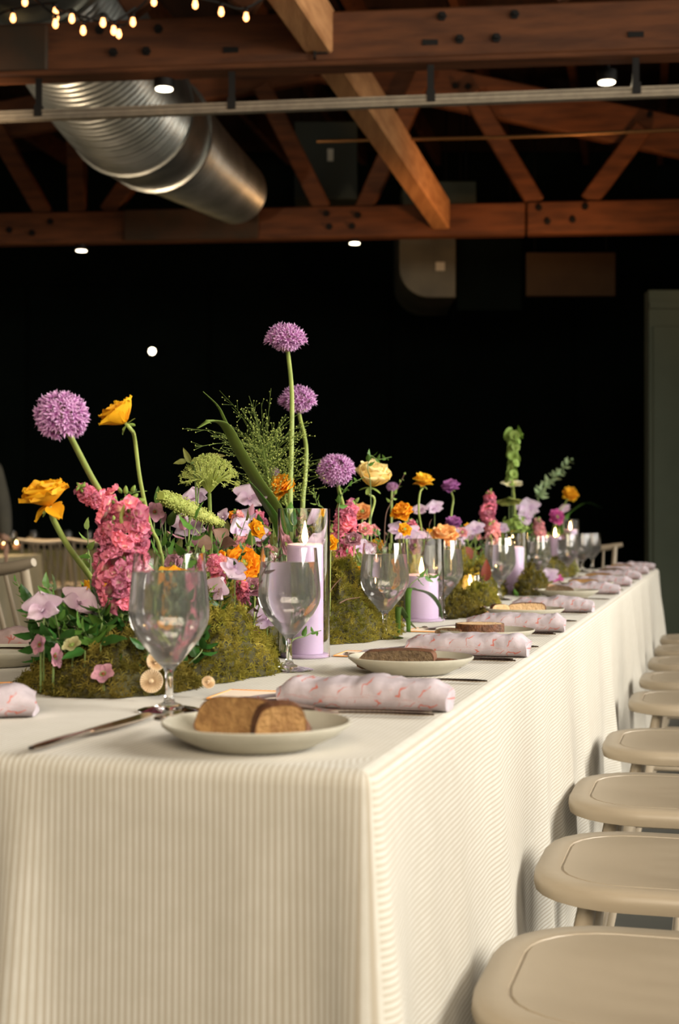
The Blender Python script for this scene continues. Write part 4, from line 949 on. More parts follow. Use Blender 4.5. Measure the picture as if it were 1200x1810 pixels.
bloom(658, 848, .52, 47, (.25, -.35, .9), [(662, 885), (650, 940)], M_ROSE, 'butter yellow rose high beside the low purple allium', LAY_CUP, 'rose_flower', cup=.7, ruf=.03, hs=(.003, .0035), core=M_ROSE)
bloom(748, 851, .52, 22, (.05, -.30, .95), [(742, 872), (740, 905), (746, 950)], M_YEL, 'yellow ranunculus on a tall stem right of the rose', LAY_DOME)
bloom(711, 906, .48, 23, (-.25, -.55, .75), [(716, 935)], M_ORG, 'orange ranunculus below and left of the tall yellow one', LAY_DOME, ruf=.10)
bloom(796, 861, .55, 19, (-.2, -.3, .9), [(801, 885), (797, 920)], M_PURP, 'purple ranunculus on a pale stem left of the bells', LAY_DOME)
bloom(801, 926, .50, 18, (0, -.5, .8), [], M_PURP, 'low purple ranunculus under the tall purple one', LAY_DOME)
bloom(785, 950, .47, 30, (.1, -.5, .8), [], M_PEACH, 'peach dome bloom behind the rim of the fourth goblet', LAY_DOME)
bloom(1007, 874, .50, 17, (.15, -.75, .5), [(996, 895), (985, 915)], M_YEL, 'round yellow bloom at the far right of the flowers', LAY_DOME)
bloom(984, 914, .48, 16, (.3, -.8, .3), [], M_MAG, 'magenta bloom below the far yellow one', LAY_OPEN)
stock([(226, 884, 34), (214, 915, 58), (222, 955, 56), (214, 990, 50), (206, 1030, 48), (214, 1072, 36)], .54, 'tall bright pink stock spike left of the nearest goblet', M_PINK, fl=27)
stock([(140, 858, 10), (160, 878, 20), (192, 888, 20), (205, 905, 14)], .60, 'pink stock tip with green buds pointing left under the big allium', M_PINK, fl=20)
stock([(627, 888, 7), (612, 912, 20), (608, 945, 27), (600, 985, 26), (592, 1020, 18)], .50, 'pink stock spike right of the tall lavender candle', M_PINK, fl=21)
stock([(420, 905, 7), (421, 925, 16), (424, 945, 16)], .60, 'short pale pink stock above the bronze leaves', M_PINKL, fl=14)
stock([(865, 868, 6), (866, 888, 13), (862, 910, 15), (868, 935, 12)], .52, 'deep pink stock spike left of the cream bell flower', M_PINK, fl=14)
stock([(722, 918, 5), (728, 938, 15), (730, 965, 15)], .50, 'dusky pink stock behind the second candle glass', M_PINK, fl=14)
stock([(378, 985, 12), (380, 1000, 16), (390, 1030, 10)], .48, 'deep pink stock stub among the moss under the bronze leaf', M_PINK, fl=18)
stock([(424, 1030, 12), (428, 1048, 14), (432, 1066, 10)], .46, 'dark pink blossom tuft in the moss left of the second goblet', M_PINK, fl=16)
stock([(868, 922, 6), (872, 940, 16), (866, 955, 14)], .46, 'rusty pink blossom tuft above the fifth goblet', M_PINKL, fl=16)
stock([(950, 918, 6), (952, 934, 13), (956, 948, 12)], .48, 'small pink blossom tuft left of the far magenta bloom', M_PINKL, fl=12)
for a in ((77, 1076, .60, 34, (-.1, -1, .15), 'pale lavender sweet pea at the far left above the shaded plate', M_LAV, .2), (140, 1066, .60, 34, (.2, -.9, .45), 'lavender sweet pea below the golden daisy at the left', M_LAV, -.5),
          (335, 930, .60, 32, (.1, -1, .1), 'broad pale sweet pea under the fuzzy green plume', M_LAV, .1), (346, 880, .64, 22, (.1, -1, .2), 'lavender sweet pea between the green plume and the umbel', M_LAV, .3),
          (440, 880, .62, 28, (.2, -1, .1), 'large lavender sweet pea left of the wide grass leaf', M_LAV, -.2), (396, 914, .66, 15, (-.5, -1, .1), 'slim lavender sweet pea bud right of the green plume', M_LAV, .9),
          (437, 914, .64, 18, (.3, -1, .1), 'lavender sweet pea behind the grass leaf', M_LAV, .7), (452, 948, .58, 22, (.1, -1, .3), 'pale sweet pea left of the candle cylinder', M_LAVP, .2),
          (415, 1004, .44, 24, (.1, -1, .2), 'pale blue lavender sweet pea in front of the big orange bloom', M_LAVP, 2.6), (472, 1092, .45, 34, (-.1, -1, .2), 'blue lavender sweet pea at the side of the second goblet', M_LAVP, .3),
          (548, 926, .60, 24, (.1, -1, .1), 'pale sweet pea seen through the top of the candle cylinder', M_LAV, .2), (638, 968, .48, 18, (.3, -1, .1), 'lavender sweet pea left of the third goblet rim', M_LAVP, -.4),
          (768, 898, .52, 16, (.2, -1, .1), 'lavender sweet pea right of the tall yellow ranunculus stem', M_LAVP, .3), (742, 902, .55, 13, (-.2, -1, .1), 'faint lavender sweet pea behind the yellow ranunculus stem', M_LAV, .1),
          (722, 948, .46, 22, (.1, -1, .3), 'pale lavender sweet pea above the third goblet', M_LAVP, .5), (840, 936, .48, 17, (-.1, -1, .2), 'lavender sweet pea left of the rusty pink tuft', M_LAVP, .2), (822, 944, .46, 14, (.2, -1, .2), 'small lavender sweet pea low behind the fourth goblet', M_LAV, .8),
          (932, 900, .50, 22, (.1, -1, .2), 'broad pale lavender bloom right of the cream bell flower', M_LAVP, .1), (930, 915, .48, 18, (.1, -1, .2), 'second pale lavender bloom just below the broad one', M_LAVP, 1.2), (998, 900, .50, 10, (.1, -1, .2), 'tiny pale pink sweet pea under the far yellow bloom', M_LAV, .4),
          (970, 1020, .36, 18, (.1, -1, .4), 'pale lavender bloom lying low beside the seventh goblet', M_LAVP, .3), (987, 1030, .33, 12, (.1, -1, .3), 'small magenta blossom lying on the cloth by the seventh goblet', M_MAG, 1.0)):
    sweetpea(a[0], a[1], a[2], a[3], a[4], a[5], a[6], a[7])
stock([(455, 905, 6), (462, 930, 15), (470, 955, 16)], .68, 'pink stock low behind the grass leaves left of the candle cylinder', M_PINK, fl=18)
stock([(565, 915, 6), (570, 940, 15), (572, 965, 16)], .66, 'pink stock seen behind the candle cylinder', M_PINKL, fl=18)
bloom(520, 950, .64, 22, (0, -.8, .5), [], M_ORG, 'orange bloom seen through the candle cylinder', LAY_OPEN)
bloom(640, 905, .64, 20, (0, -.8, .5), [], M_PEACH, 'peach bloom under the butter yellow rose', LAY_OPEN)
hellebore(233, 1147, .50, 26, (.05, -1, .1), 'pale green hellebore with a dark eye left of the nearest goblet')
hellebore(128, 1142, .56, 20, (-.2, -.6, .7), 'pale green hellebore turned up among deep green leaves', dark=False)
hellebore(72, 1140, .60, 20, (-.5, -.7, .2), 'mauve hellebore in front of the shaded left plate', M_MAUVE)
hellebore(94, 1160, .58, 24, (.95, -.3, .1), 'mauve hellebore seen from its side at the left', M_MAUVE)
hellebore(183, 1193, .50, 23, (-.1, -.7, .6), 'dark mauve hellebore lying on the front moss', M_MAUVE)
hellebore(272, 905, .60, 20, (.6, -.8, .1), 'dusky mauve bloom right of the tall pink stock', M_MAUVE)
hellebore(450, 1122, .40, 13, (.3, -.8, -.2), 'small mauve bud in the moss left of the second goblet', M_MAUVE)
hellebore(905, 860, .52, 22, (0, -.35, .95), 'cream ruffled bell flower below the green bell spike', M_CREAM, False)
hellebore(900, 880, .52, 26, (0, -.25, -.95), 'olive green bell cup under the cream bell flower', M_UMB, False)
# mushrooms and gourd
def mushroom(u, v, d, rp, face, label):
    h = At(u, v, d); r = rp*px(h); t = thing('mushroom', (h.x, h.y, max(TOP+.02, h.z)), label, 'mushroom'); F_ = frame(V(face).normalized(), h-t.location)
    mb = MB(); mb.lathe([(.002, -r*.35), (r*.6, -r*.28), (r*.95, -.001), (r, r*.06), (r*.95, r*.10)], 28, F_, True, False); mb.build('cap', M_MUSH, t)
    g = MB(); n = 56; vs = []
    for j in range(5):
        q = r*(.96-.19*j)
        for i in range(n): a = 2*PI*i/n; vs.append(F_ @ V((q*math.cos(a), q*math.sin(a), r*(.09-.02*j)+(.0012 if i % 2 else -.0006))))
    g.add(vs, [(j*n+i, j*n+(i+1) % n, (j+1)*n+(i+1) % n, (j+1)*n+i) for j in range(4) for i in range(n)]+[tuple(4*n+i for i in range(n))]); g.build('gills', M_MUSH, t)
    s = MB(); s.tube([F_ @ V((0, 0, 0)), F_ @ V((0, 0, r*.5))], [r*.16, r*.12], 8); s.build('stump', M_MUSH, t); return t
mushroom(268, 1204, .42, 21, (-.1, -1, .12), 'round cream mushroom cap facing out beside the nearest goblet stem')
mushroom(274, 1170, .45, 17, (.5, -.8, .3), 'second mushroom half hidden behind the nearest goblet')
mushroom(368, 1206, .36, 12, (.3, -.8, .5), 'small brown mushroom at the moss edge right of the nearest goblet')
h = At(820, 1068, .335); t = thing('mini_gourd', (h.x, h.y, h.z-.022), 'tiny orange gourd sitting on the brown moss mound', 'gourd')
mb = MB(); mb.lathe([(.002, 0), (.013, .003), (.019, .014), (.016, .026), (.0105, .034), (.0095, .042), (.005, .047), (.001, .048)], 18); mb.build('body', M_GOURD, t)
mb = MB(); mb.tube([(0, 0, .046), (.003, 0, .056)], [.0022, .0014], 6); mb.build('stem', M_TWIG, t)
# green umbel
t, h, p = start('umbel_flower', 370, 872, .58, [(371, 900), (372, 945)], 'large lime green umbel like an open umbrella left of the grass spray'); r = 53*px(h); o = h-t.location
stemtube(t, p, .0036, .004, M_LEAFY); ray = MB(); tips = MB(); rs = random.Random(4)
for i in range(84):
    q = math.sqrt((i+.5)/84); a = i*2.39996; e = V((q*math.cos(a), q*math.sin(a), 0)); tip = V((e.x*r, e.y*r, r*(1.22-.80*q**2.4)+rs.uniform(-.05, .05)*r)); mid = V((e.x*r*.46, e.y*r*.46, r*(.56-.14*q)))
    if q > .93: tip.z -= r*.16
    ray.tube(curve([o, o+mid, o+tip], 4), .0010, 4, False)
    for k in range(20):
        dd = V((rs.gauss(0, 1), rs.gauss(0, 1), rs.gauss(.3, 1))).normalized(); c = o+tip; e_ = c+dd*r*.095*rs.uniform(.5, 1.3); ray.tube([c, e_], .0004, 3, False); tips.ball(e_, r*.017, 5)
ray.build('rays', M_UMB, t)['kind'] = 'stuff'; tips.build('florets', M_UMB, t)['kind'] = 'stuff'
# fuzzy plume
def plume(pts, d, wpx, label, m, stem, n=900):
    hs = [At(u, v, d) for u, v in pts]; st = [At(u, v, d) for u, v in stem]; f = st[-1].copy(); f.z = TOP+.004; t = thing('green_plume', f, label, 'flower'); stemtube(t, st+[f], .0016, .0020, M_LEAFY, 6)
    pp = curve(hs, 10); k = len(pp); w_ = wpx*px(hs[0])/2; mb = MB(); rs = random.Random(3); o = t.location
    mb.tube([q-o for q in pp], [w_*.8*max(.15, math.sin(PI*min(.97, (.12+i/(k-1)*.80)))**.6) for i in range(k)], 10)
    for i in range(n):
        b = rs.random(); x = b*(k-1); j = min(int(x), k-2); c = pp[j].lerp(pp[j+1], x-j); R_ = w_*max(.15, math.sin(PI*min(.97, .12+b*.80))**.6); dd = V((rs.gauss(0, 1), rs.gauss(0, 1), rs.gauss(0, 1))).normalized(); tan = (pp[j+1]-pp[j]).normalized(); dd = (dd-tan*dd.dot(tan)).normalized()
        mb.ball(c+dd*R_*rs.uniform(.75, 1.1)-o, w_*.085*rs.uniform(.7, 1.3), 5)
    mb.build('seed_head', m, t)['kind'] = 'stuff'; return t
plume([(284, 876), (310, 888), (345, 905), (392, 926)], .56, 33, 'fuzzy olive green plume slanting under the umbel', M_UMB, [(336, 900), (334, 945), (332, 985)])
# panicum grass spray
t = thing('grass_spray', At(470, 1000, .60), 'airy spray of fine grass with tiny seeds left of the tall alliums', 'foliage'); t.location.z = TOP+.01; o = t.location
hair = MB(); seed = MB(); rs = random.Random(9); c0 = At(486, 905, .60)-o; c1 = At(466, 800, .60)-o
hair.tube([V((0, 0, 0)), c0, c1], [.0022, .002, .0012], 5, False); Lk = px(c0+o)
for i in range(150):
    b = rs.random(); s0 = c0.lerp(c1, b*1.0); dx = rs.gauss(0, .62)+(-.1); L = Lk*rs.uniform(45, 135)*(1-.25*abs(dx)); dd = V((dx, rs.gauss(0, .4), rs.uniform(.35, 1.1))).normalized()
    q = curve([s0, s0+dd*L*.5+V((0, 0, L*.05)), s0+dd*L+V((dx*L*.12, 0, -L*.10*abs(dx)))], 4); hair.tube(q, .00032, 3, False)
    for k in range(9):
        j = rs.randint(3, len(q)-1); e = q[j]+V((rs.gauss(0, 1), rs.gauss(0, 1), rs.gauss(0, 1)))*Lk*4.5; hair.tube([q[j-1], e], .00022, 3, False); seed.ball(e, Lk*rs.uniform(.7, 1.35), 5)
for u, v in ((388, 690), (440, 700), (462, 712), (330, 757), (345, 790), (545, 752), (515, 775), (410, 720), (535, 800), (372, 770)):
    e = At(u, v, .60)-o; q = curve([c1.lerp(c0, .3), (c1+e)/2+V((0, 0, .01)), e], 5); hair.tube(q, .00035, 3, False)
    for k in range(7): j = rs.randint(4, len(q)-1); x = q[j]+V((rs.gauss(0, 1), 0, rs.gauss(0, 1)))*Lk*6; hair.tube([q[j-1], x], .00022, 3, False); seed.ball(x, Lk*1.0, 5)
hair.build('stalks', M_LEAFY, t)['kind'] = 'stuff'; seed.build('seeds', M_UMB, t)['kind'] = 'stuff'
blade([(349, 757), (372, 745), (398, 752), (425, 800), (455, 850), (490, 900), (512, 960)], .58, 27, 'wide green grass leaf bending over beside the grass spray')
blade([(359, 692), (385, 718), (400, 748), (430, 806), (458, 855), (490, 903), (512, 962)], .585, 9, 'narrow curled grass tip above the wide leaf')
blade([(440, 850), (462, 880), (490, 925), (500, 980)], .54, 20, 'dark green grass leaf under the wide one', M_LEAF)
blade([(1064, 898), (1040, 889), (1018, 897), (1000, 918), (992, 940)], .50, 6, 'thin grass blade arching right at the far end of the flowers', M_LEAF)
blade([(858, 1104), (848, 1075), (835, 1060), (815, 1050), (795, 1046)], .36, 9, 'narrow leaf hanging right in front of the fourth goblet', M_LEAF) if False else None
blade([(782, 1098), (776, 1070), (760, 1050), (735, 1042), (722, 1046)], .345, 11, 'long narrow leaf bending down in front of the second candle', M_LEAF)
blade([(737, 1112), (722, 1098), (712, 1082), (704, 1075)], .35, 11, 'narrow leaf lying on the cloth left of the second candle', M_LEAF)
blade([(352, 1088), (330, 1060), (300, 1068)], .48, 6, 'thin green stalk crossing the moss right of the nearest goblet', M_LEAFY) if False else None
# bells of Ireland and grey spire
t, h, p = start('bell_spike', 908, 768, .52, [(907, 800), (905, 840), (910, 900)], 'tall green bell flower spike at the far centre of the flowers'); stemtube(t, p, .004, .005, M_STEM); pp = curve([h, At(907, 800, .52), At(905, 848, .52)], 8); k = px(h); rs = random.Random(2)
bell = MB(); bell.lathe([(.12, 0), (.30, .35), (.62, .75), (1.0, .95), (.92, .97), (.5, .7), (.2, .35)], 10, None, True, False); bme = bell.mesh('bell', M_LEAFY)
for i in range(26):
    b = i/25; x = b*(len(pp)-1); j = min(int(x), len(pp)-2); c = pp[j].lerp(pp[j+1], x-j); a = i*2.4
    inst(bme, 'bell', t, frame(V((math.cos(a), math.sin(a), .35)), c-t.location) @ SCL(k*(9 if 2 < i else 12)*rs.uniform(.8, 1.1)))
leaf_single(908, 772, .52, 18, (.9, -.2, .35), (0, -.6, .8), M_LEAFY, 'small lime leaf at the tip of the green bell spike', .6)
sprig([(1010, 812), (985, 838), (962, 860), (950, 885), (945, 910)], .50, 15, 'grey green leafy spire leaning right at the far end', M_LEAFG, 40, .62, name='leafy_spire', pairs=True, ang=62, taper=.25)
# green blossom cluster
t, h, p = start('green_cluster', 908, 936, .46, [], 'round cluster of small green leaves above the sixth goblet', 'foliage'); k = px(h); rs = random.Random(6); me = pm(('leaf', .6), leafmesh(.6), M_LEAFY, 'leaf')
for i in range(78):
    dd = V((rs.gauss(0, 1), rs.gauss(0, 1)-.3, rs.gauss(.2, .9))).normalized(); inst(me, 'leaf', t, frame(dd, h-t.location+dd*k*rs.uniform(12, 30), rs.random()*6) @ SCL(k*13))
stemtube(t, p, .002, .003, M_STEMD)
# leaves and sprigs placed one by one
leaf_single(150, 1092, .58, 52, (.35, -.45, -.35), (-.3, -.8, .6), M_LEAFD, 'deep green pointed leaf under the lavender sweet peas')
leaf_single(178, 1138, .52, 52, (.85, -.3, .28), (-.2, -.6, .75), M_LEAFD, 'deep green leaf pointing right above the green hellebore')
leaf_single(150, 1150, .54, 44, (-.8, -.4, -.2), (-.2, -.7, .6), M_LEAFD, 'deep green leaf pointing left over the front moss')
leaf_single(205, 1150, .50, 44, (.1, -.5, -.8), (-.1, -.9, .3), M_LEAFD, 'round deep green leaf hanging over the front moss')
leaf_single(182, 1098, .56, 40, (-.3, -.6, -.55), (.2, -.8, .5), M_LEAFD, 'shaded deep green leaf in the heart of the left clump')
leaf_single(284, 895, .62, 36, (-.15, -.2, .95), (-.2, -.95, 0), M_LEAF, 'dark oval leaf standing left of the fuzzy plume')
leaf_single(300, 930, .60, 34, (.3, -.2, .9), (-.3, -.9, .1), M_LEAF, 'pointed green leaf below the fuzzy plume')
leaf_single(292, 905, .60, 30, (-.2, -.3, -.9), (.3, -.9, .1), M_MAUVE, 'brownish bud like leaf left of the plume', .32)
leaf_single(160, 985, .62, 24, (-.9, -.2, .1), (0, -.7, .7), M_LEAF, 'small green leaf against the dark left of the pink stock', .5)
leaf_single(337, 818, .60, 30, (-.45, -.1, .85), (-.2, -.95, .1), M_LEAFO, 'olive leaf pointing up left above the umbel', .4, [(345, 850)])
leaf_single(365, 812, .60, 34, (.95, -.2, .25), (0, -.85, .45), M_LEAFO, 'olive leaf pointing right above the umbel', .5, [(352, 850)])
leaf_single(330, 815, .61, 24, (-.8, -.1, -.1), (0, -.9, .4), M_LEAFO, 'small olive leaf pointing left above the umbel', .5, [(345, 850)])
for u, v, L, dr, l in ((400, 958, 36, (-.5, -.5, .6), 'bronze lobed leaf left of the candle cylinder, standing up'), (390, 965, 34, (.75, -.6, .2), 'bronze leaf leaning right behind the orange blooms'), (375, 962, 34, (-.9, -.4, .1), 'bronze leaf reaching left behind the goblet rim')):
    leaf_single(u, v, .54, L, dr, (0, -.8, .6), M_HEUCH, l, 1.05, ruf=.10)
leaf_single(858, 1028, .36, 40, (.05, -.1, 1), (0, -1, .1), M_BURG, 'burgundy leaf standing beside the fifth goblet', .5)
leaf_single(836, 985, .44, 34, (-.6, -.4, .5), (0, -.8, .6), M_BURG, 'burgundy leaf lying on the moss behind the votive', .7)
sprig([(258, 868), (232, 872), (212, 892), (205, 930)], .57, 12, 'small leafy sprig over the top of the pink stock', M_LEAF, 16, .5)
sprig([(690, 808), (668, 812), (655, 806), (650, 830), (655, 870)], .51, 16, 'leafy sprig lying over the top of the yellow rose', M_LEAF, 14, .55)
sprig([(555, 868), (560, 890), (575, 920)], .56, 16, 'leafy twig right of the allium stems', M_LEAFY, 9, .6)
sprig([(640, 845), (612, 862), (600, 890), (598, 930)], .50, 17, 'green leafy sprig climbing over the low allium', M_LEAF, 14, .55)
sprig([(715, 838), (702, 865), (690, 890), (680, 930)], .56, 12, 'thin twig with a leaf tuft right of the rose', M_LEAFY, 9, .6, sm=M_TWIG)
sprig([(622, 945), (615, 975), (605, 1010), (588, 1040)], .46, 14, 'leafy sprig in front of the pink stock by the candle', M_LEAF, 9, .55, sm=M_TWIG)
sprig([(793, 1010), (775, 1022), (755, 1018), (735, 1025), (722, 1046)], .36, 18, 'leafy sprig hanging in front of the second candle', M_LEAF, 15, .55)
sprig([(565, 1115), (552, 1118), (540, 1124), (515, 1135)], .365, 18, 'small sprig lying before the tall lavender candle', M_LEAF, 6, .5)
sprig([(945, 1055), (930, 1060), (912, 1066)], .34, 14, 'herb sprig lying on the cloth right of the fifth goblet', M_LEAF, 11, .5)
sprig([(645, 950), (660, 965), (675, 985), (660, 1020)], .50, 13, 'leafy sprig above the third goblet', M_LEAF, 12, .6)
sprig([(355, 1078), (335, 1062), (305, 1070), (285, 1100)], .46, 16, 'curved green shoot over the moss right of the nearest goblet', M_LEAFY, 5, .5)
sprig([(935, 1000), (925, 1015), (918, 1040)], .36, 14, 'small leaf sprig left of the seventh goblet', M_LEAF, 8, .55)
# leafy filling of the runner
GRP = 'leafy sprigs filling the flower runner'
rs = random.Random(21)
fm = ((M_LEAF, 'mid green'), (M_LEAFY, 'lime green'), (M_LEAFD, 'deep green'), (M_LEAFG, 'grey green'), (M_LEAF, 'mid green'), (M_LEAFY, 'lime green'), (M_HEUCH, 'bronze'))
def zone(s):
    return 'behind the nearest goblet' if s < 1.0 else 'around the tall candle cylinder' if s < 1.55 else 'behind the third goblet' if s < 2.2 else 'around the short second candle' if s < 3.0 else 'around the glowing third candle' if s < 4.2 else 'among the far blooms'
for i in range(150):
    s = .62+5.5*(i/149)**1.45+rs.uniform(-.05, .05); d = rs.uniform(.44, .68); b0 = T(s, d, .003); hgt = rs.uniform(.13, .25) if s > .8 else rs.uniform(.10, .17); dr = V((rs.gauss(0, .28), rs.gauss(0, .2), 1)).normalized()
    tip = b0+dr*hgt; mid = b0.lerp(tip, .5)+V((rs.gauss(0, .012), rs.gauss(0, .012), .01)); m, cn = fm[i % 7]; big = i % 3 == 0
    sprig(None, d, (rs.uniform(.026, .038) if big else rs.uniform(.015, .024))/px(tip), '%s leafy sprig filling the flower runner %s' % (cn, zone(s)), m, (13 if big else 20), (.62 if big else .5), 'filler_sprig', GRP+' '+zone(s), world=[tip, mid, b0], taper=.3)
for i in range(78):                                                   # leafy heart of the near clumps
    left = i < 40
    s, d = ((rs.uniform(.54, .86), rs.uniform(.46, .62)) if i < 28 else (rs.uniform(.52, .72), rs.uniform(.57, .65))) if left else (rs.uniform(.85, 1.9), rs.uniform(.5, .70)); b0 = T(s, d, .003); hgt = rs.uniform(.06, .13) if left else rs.uniform(.17, .265)
    tip = b0+V((rs.gauss(0, .03), rs.gauss(0, .03), hgt)); mid = b0.lerp(tip, .5)+V((rs.gauss(0, .015), rs.gauss(0, .015), .01)); m, cn = ((M_LEAFD, 'deep green'), (M_LEAF, 'mid green'), (M_LEAFD, 'deep green'), (M_LEAFO, 'olive'), (M_MAUVE, 'dusky mauve'))[i % (3 if left else 5)]
    sprig(None, d, rs.uniform(.028, .040)/px(tip), '%s broad leaved sprig in the flower runner %s' % (cn, 'under the left blooms' if left else zone(s)), m, 15, .62, 'filler_sprig', GRP+' broad '+('under the left blooms' if left else zone(s)), world=[tip, mid, b0], taper=.2, ang=70)
rs = random.Random(5)
for i in range(64):
    s = .75+5.3*(i/63)**1.35; d = rs.uniform(.44, .62); h = T(s, d, rs.uniform(.13, .235) if s > 1 else rs.uniform(.09, .18)); k = i % 5
    u, v = U0+FPX*h.x/h.y, H0-(h.z-CAMZ)/h.y*FPX
    cn = ('pink', 'pale lavender', 'mauve', 'lavender', 'golden')[k]; m = (M_PINKL, M_LAVP, M_MAUVE, M_LAV, M_GOLD)[k]; lb = '%s filler blossom low in the runner %s' % (cn, zone(s)); gr = 'filler blossoms in the runner '+zone(s)
    if k in (1, 3): sweetpea(u, v, d, .026/px(h), (rs.gauss(0, .4), -.9, .3), lb, m, rs.uniform(-.6, .6), group=gr)
    else: bloom(u, v, d, .022/px(h), (rs.gauss(0, .4), -.8, .5), [], m, lb, ((4, 70, .6, .9), (5, 45, .85, 1.0), (6, 18, 1.0, 1.0)), 'filler_blossom', False, (.0012, .0014), group=gr, ruf=.1)
def twig(pts, d, label):
    hs = [At(u, v, d) for u, v in pts]; o = hs[-1].copy(); mb = MB(); q = curve([p-o for p in hs], 5); mb.tube(q, [.0008+.0006*i/(len(q)-1) for i in range(len(q))], 5); x = mb.build('twig', M_TWIG); x.location = o; return tag(x, label, 'twig')
twig([(618, 998), (604, 1020), (588, 1038), (575, 1062)], .44, 'bare dark twig at the foot of the pink stock by the candle')
twig([(636, 1056), (615, 1059), (600, 1066)], .40, 'bare twig lying across the bright moss left of the third goblet')
twig([(792, 960), (775, 985), (755, 1012), (745, 1030)], .42, 'thin red twig rising behind the second candle')

# ------------------------------------------------------------------ distant tables, chairs and a guest
M_LINEN2 = mat('shaded_linen', (.40, .36, .26), (.34, .31, .21), 5, .9)  # table linen with the shade put into its colour
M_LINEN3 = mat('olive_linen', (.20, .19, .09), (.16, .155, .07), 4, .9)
def far_table(cx, cy, sx, sy, m, label, rz=0):
    t = thing('distant_table', (cx, cy, 0), label, 'table', None, rz); mb = MB(); per = []
    for (x0, y0), (x1, y1) in zip(((-1, -1), (1, -1), (1, 1), (-1, 1)), ((1, -1), (1, 1), (-1, 1), (-1, -1))):
        for i in range(24): k = i/24; per.append(((x0+(x1-x0)*k)*sx/2, (y0+(y1-y0)*k)*sy/2, min(k, 1-k)))
    n = len(per); vs = []
    for j in range(8):
        z = TOP-.74*j/7; fl = .06*j/7
        for i, (x, y, c) in enumerate(per):
            r = math.hypot(x, y); k = 1+(fl*(1 if c < .05 else .45)+.018*math.sin(i*1.1)*j/7)/r; vs.append((x*k, y*k, z))
    mb.add(vs, [((j+1)*n+i, (j+1)*n+(i+1) % n, j*n+(i+1) % n, j*n+i) for j in range(7) for i in range(n)]+[tuple(range(n))]); mb.build('cloth', m, t)
    lg = MB(); lg.box((0, 0, .36), (sx*.7, sy*.5, .70)); lg.build('trestle', M_DARKWOOD, t, False); return t
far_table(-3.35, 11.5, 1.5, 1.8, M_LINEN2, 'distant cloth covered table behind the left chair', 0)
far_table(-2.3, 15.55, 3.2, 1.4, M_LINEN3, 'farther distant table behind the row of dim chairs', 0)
for k, (u, y, rz, l) in enumerate(((-22, 13.05, .1, 'dim distant spindle chair at the left edge'), (70, 13.0, .35, 'dim distant spindle chair beside the golden flower stem'), (116, 13.88, -.4, 'dim distant spindle chair behind the golden flower stem'), (168, 13.1, .2, 'dim distant spindle chair mostly behind the pink stock'), (232, 13.9, -.2, 'dim distant spindle chair behind the pink stock, last of the row'))):
    c = chair((0, 0, 0), rz, l, 'chairs at the distant tables'); p = D(u, H0, y); c.location = (p.x, y, 0)
for k, (u, y, l) in enumerate(((22, 15.1, 'distant goblet at the left edge on the far table'), (60, 15.15, 'distant goblet behind the golden flower'), (120, 15.15, 'distant goblet left of the pink stock'), (158, 15.2, 'distant goblet just left of the pink stock buds'))):
    g = tag(inst(GM, 'water_goblet'), l, 'glass', 'goblets on the distant table'); p = D(u, H0, y); g.location = (p.x, y, TOP+.001); inst(WM, 'water', g)
for k, (u, y, l) in enumerate(((7, 15.1, 'pink glowing votive on the far table at the left edge'), (29, 15.25, 'tiny bright votive on the far table under the golden flower'))):
    p = D(u, H0, y); t = thing('votive_candle', (p.x, y, TOP+.001), l, 'candle'); mb = MB(); mb.lathe([(.032, 0), (.034, .06), (.030, .06), (.028, .012)], 16); mb.build('cup', M_WAXP, t)
    mb = MB(); mb.lathe([(.001, .05), (.009, .06), (.006, .08), (.0005, .095)], 8); mb.build('flame', M_FLAME, t)
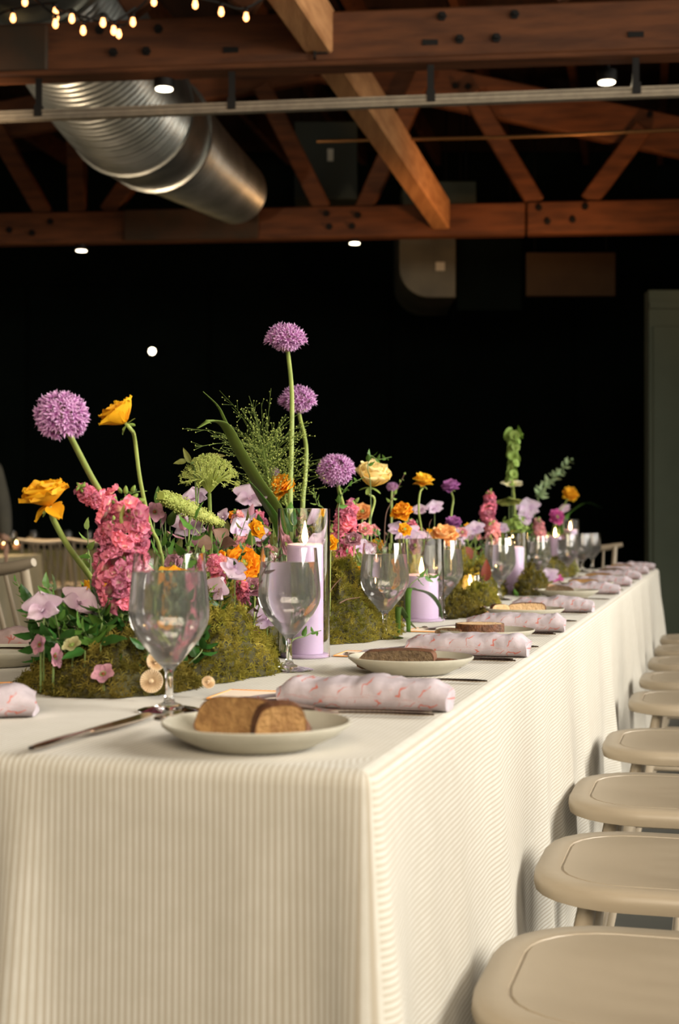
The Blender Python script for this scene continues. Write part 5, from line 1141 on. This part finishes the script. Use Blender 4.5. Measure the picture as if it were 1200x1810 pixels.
# standing guest, mostly outside the frame at the left
def person():
    p = D(-60, H0, 9.6); t = thing('person', (p.x, p.y, 0), 'person in a dark brown grey jacket standing far back at the left edge', 'person', None, .3)
    def skin(name, vv, ee, rr, m, par):
        me = bpy.data.meshes.new(name); me.from_pydata(vv, ee, []); me.materials.append(m); o = inst(me, name, par); md = o.modifiers.new('skin', 'SKIN'); md.use_smooth_shade = True
        for i, r in enumerate(rr): me.skin_vertices[0].data[i].radius = (r if isinstance(r, tuple) else (r, r))
        me.skin_vertices[0].data[0].use_root = True; o.modifiers.new('sub', 'SUBSURF').render_levels = 1; return o
    M_SKIN = mat('skin', (.42, .24, .16), rough=.6); M_JK = mat('brown_grey_jacket', (.085, .078, .055), (.065, .06, .045), 9, .9); M_TR = mat('dark_trousers', (.02, .02, .022), rough=.9); M_HAIR = mat('dark_hair', (.03, .018, .01), rough=.7)
    vv = [(0, 0, .92), (0, 0, 1.08), (0, 0, 1.25), (0, 0, 1.38), (0, -.01, 1.47), (0, -.02, 1.56), (.09, 0, .88), (.10, -.01, .5), (.10, .02, .08), (.10, -.12, .04), (-.09, 0, .88), (-.10, -.01, .5), (-.10, .02, .08), (-.10, -.12, .04), (.17, 0, 1.36), (.24, .02, 1.10), (.25, -.08, .88), (-.17, 0, 1.36), (-.24, .02, 1.10), (-.25, -.08, .88)]
    ee = [(0, 1), (1, 2), (2, 3), (3, 4), (4, 5), (0, 6), (6, 7), (7, 8), (8, 9), (0, 10), (10, 11), (11, 12), (12, 13), (3, 14), (14, 15), (15, 16), (3, 17), (17, 18), (18, 19)]
    body = skin('body', vv, ee, [(.16, .11), (.15, .10), (.17, .11), (.13, .09), .055, .05, .095, .065, .045, .04, .095, .065, .045, .04, .07, .052, .034, .07, .052, .034], M_SKIN, t)
    jv = [(0, 0, .86), (0, 0, 1.08), (0, 0, 1.26), (0, 0, 1.38), (.18, 0, 1.365), (.245, .02, 1.10), (.255, -.07, .90), (-.18, 0, 1.365), (-.245, .02, 1.10), (-.255, -.07, .90)]
    skin('jacket', jv, [(0, 1), (1, 2), (2, 3), (3, 4), (4, 5), (5, 6), (3, 7), (7, 8), (8, 9)], [(.185, .13), (.175, .12), (.19, .13), (.14, .10), .085, .066, .048, .085, .066, .048], M_JK, t)
    tv = [(0, 0, .93), (.095, 0, .86), (.10, -.01, .5), (.10, .02, .07), (-.095, 0, .86), (-.10, -.01, .5), (-.10, .02, .07)]
    skin('trousers', tv, [(0, 1), (1, 2), (2, 3), (0, 4), (4, 5), (5, 6)], [(.165, .115), .105, .078, .062, .105, .078, .062], M_TR, t)
    hd = MB(); hd.grid(lambda a, b: V((.074*math.sin(PI*b)*math.cos(2*PI*a), (.092+.012*math.cos(2*PI*a-PI*1.5)*(b < .5))*math.sin(PI*b)*math.sin(2*PI*a)-.02, 1.64-.118*math.cos(PI*b))), 20, 14, True)
    hd.ball((0, -.118, 1.625), .014, 8, (.8, 1.3, 1.3)); hd.ball((.072, -.01, 1.63), .025, 8, (.35, .7, 1.1)); hd.ball((-.072, -.01, 1.63), .025, 8, (.35, .7, 1.1)); hd.build('head', M_SKIN, t)
    ey = MB(); [ey.ball((sx*.03, -.103, 1.65), .010, 8) for sx in (1, -1)]; ey.build('eyes', mat('eye_white', (.6, .6, .58), rough=.3), t)
    mo = MB(); mo.ball((0, -.106, 1.578), .02, 8, (1.1, .35, .3)); mo.build('mouth', mat('lips', (.35, .12, .10)), t)
    hr = MB(); hr.grid(lambda a, b: V((.082*math.sin(PI*b*.55)*math.cos(2*PI*a), .102*math.sin(PI*b*.55)*math.sin(2*PI*a)+.004, 1.652+.118*math.cos(PI*b*.55))), 20, 8, True); hr.build('hair', M_HAIR, t)
    for sx in (1, -1):
        hn = MB(); hn.ball((sx*.258, -.11, .84), .036, 8, (.5, .8, 1.2))
        for k in range(4): x = -.03+.02*k; hn.tube([(sx*.258, -.11+x*.9, .815), (sx*.256, -.115+x, .775), (sx*.25, -.125+x, .742-.006*abs(k-1.5))], [.009, .008, .006], 6)
        hn.tube([(sx*.25, -.135, .845), (sx*.245, -.16, .815), (sx*.243, -.165, .785)], [.011, .009, .007], 6); hn.build('hand', M_SKIN, t)
person()
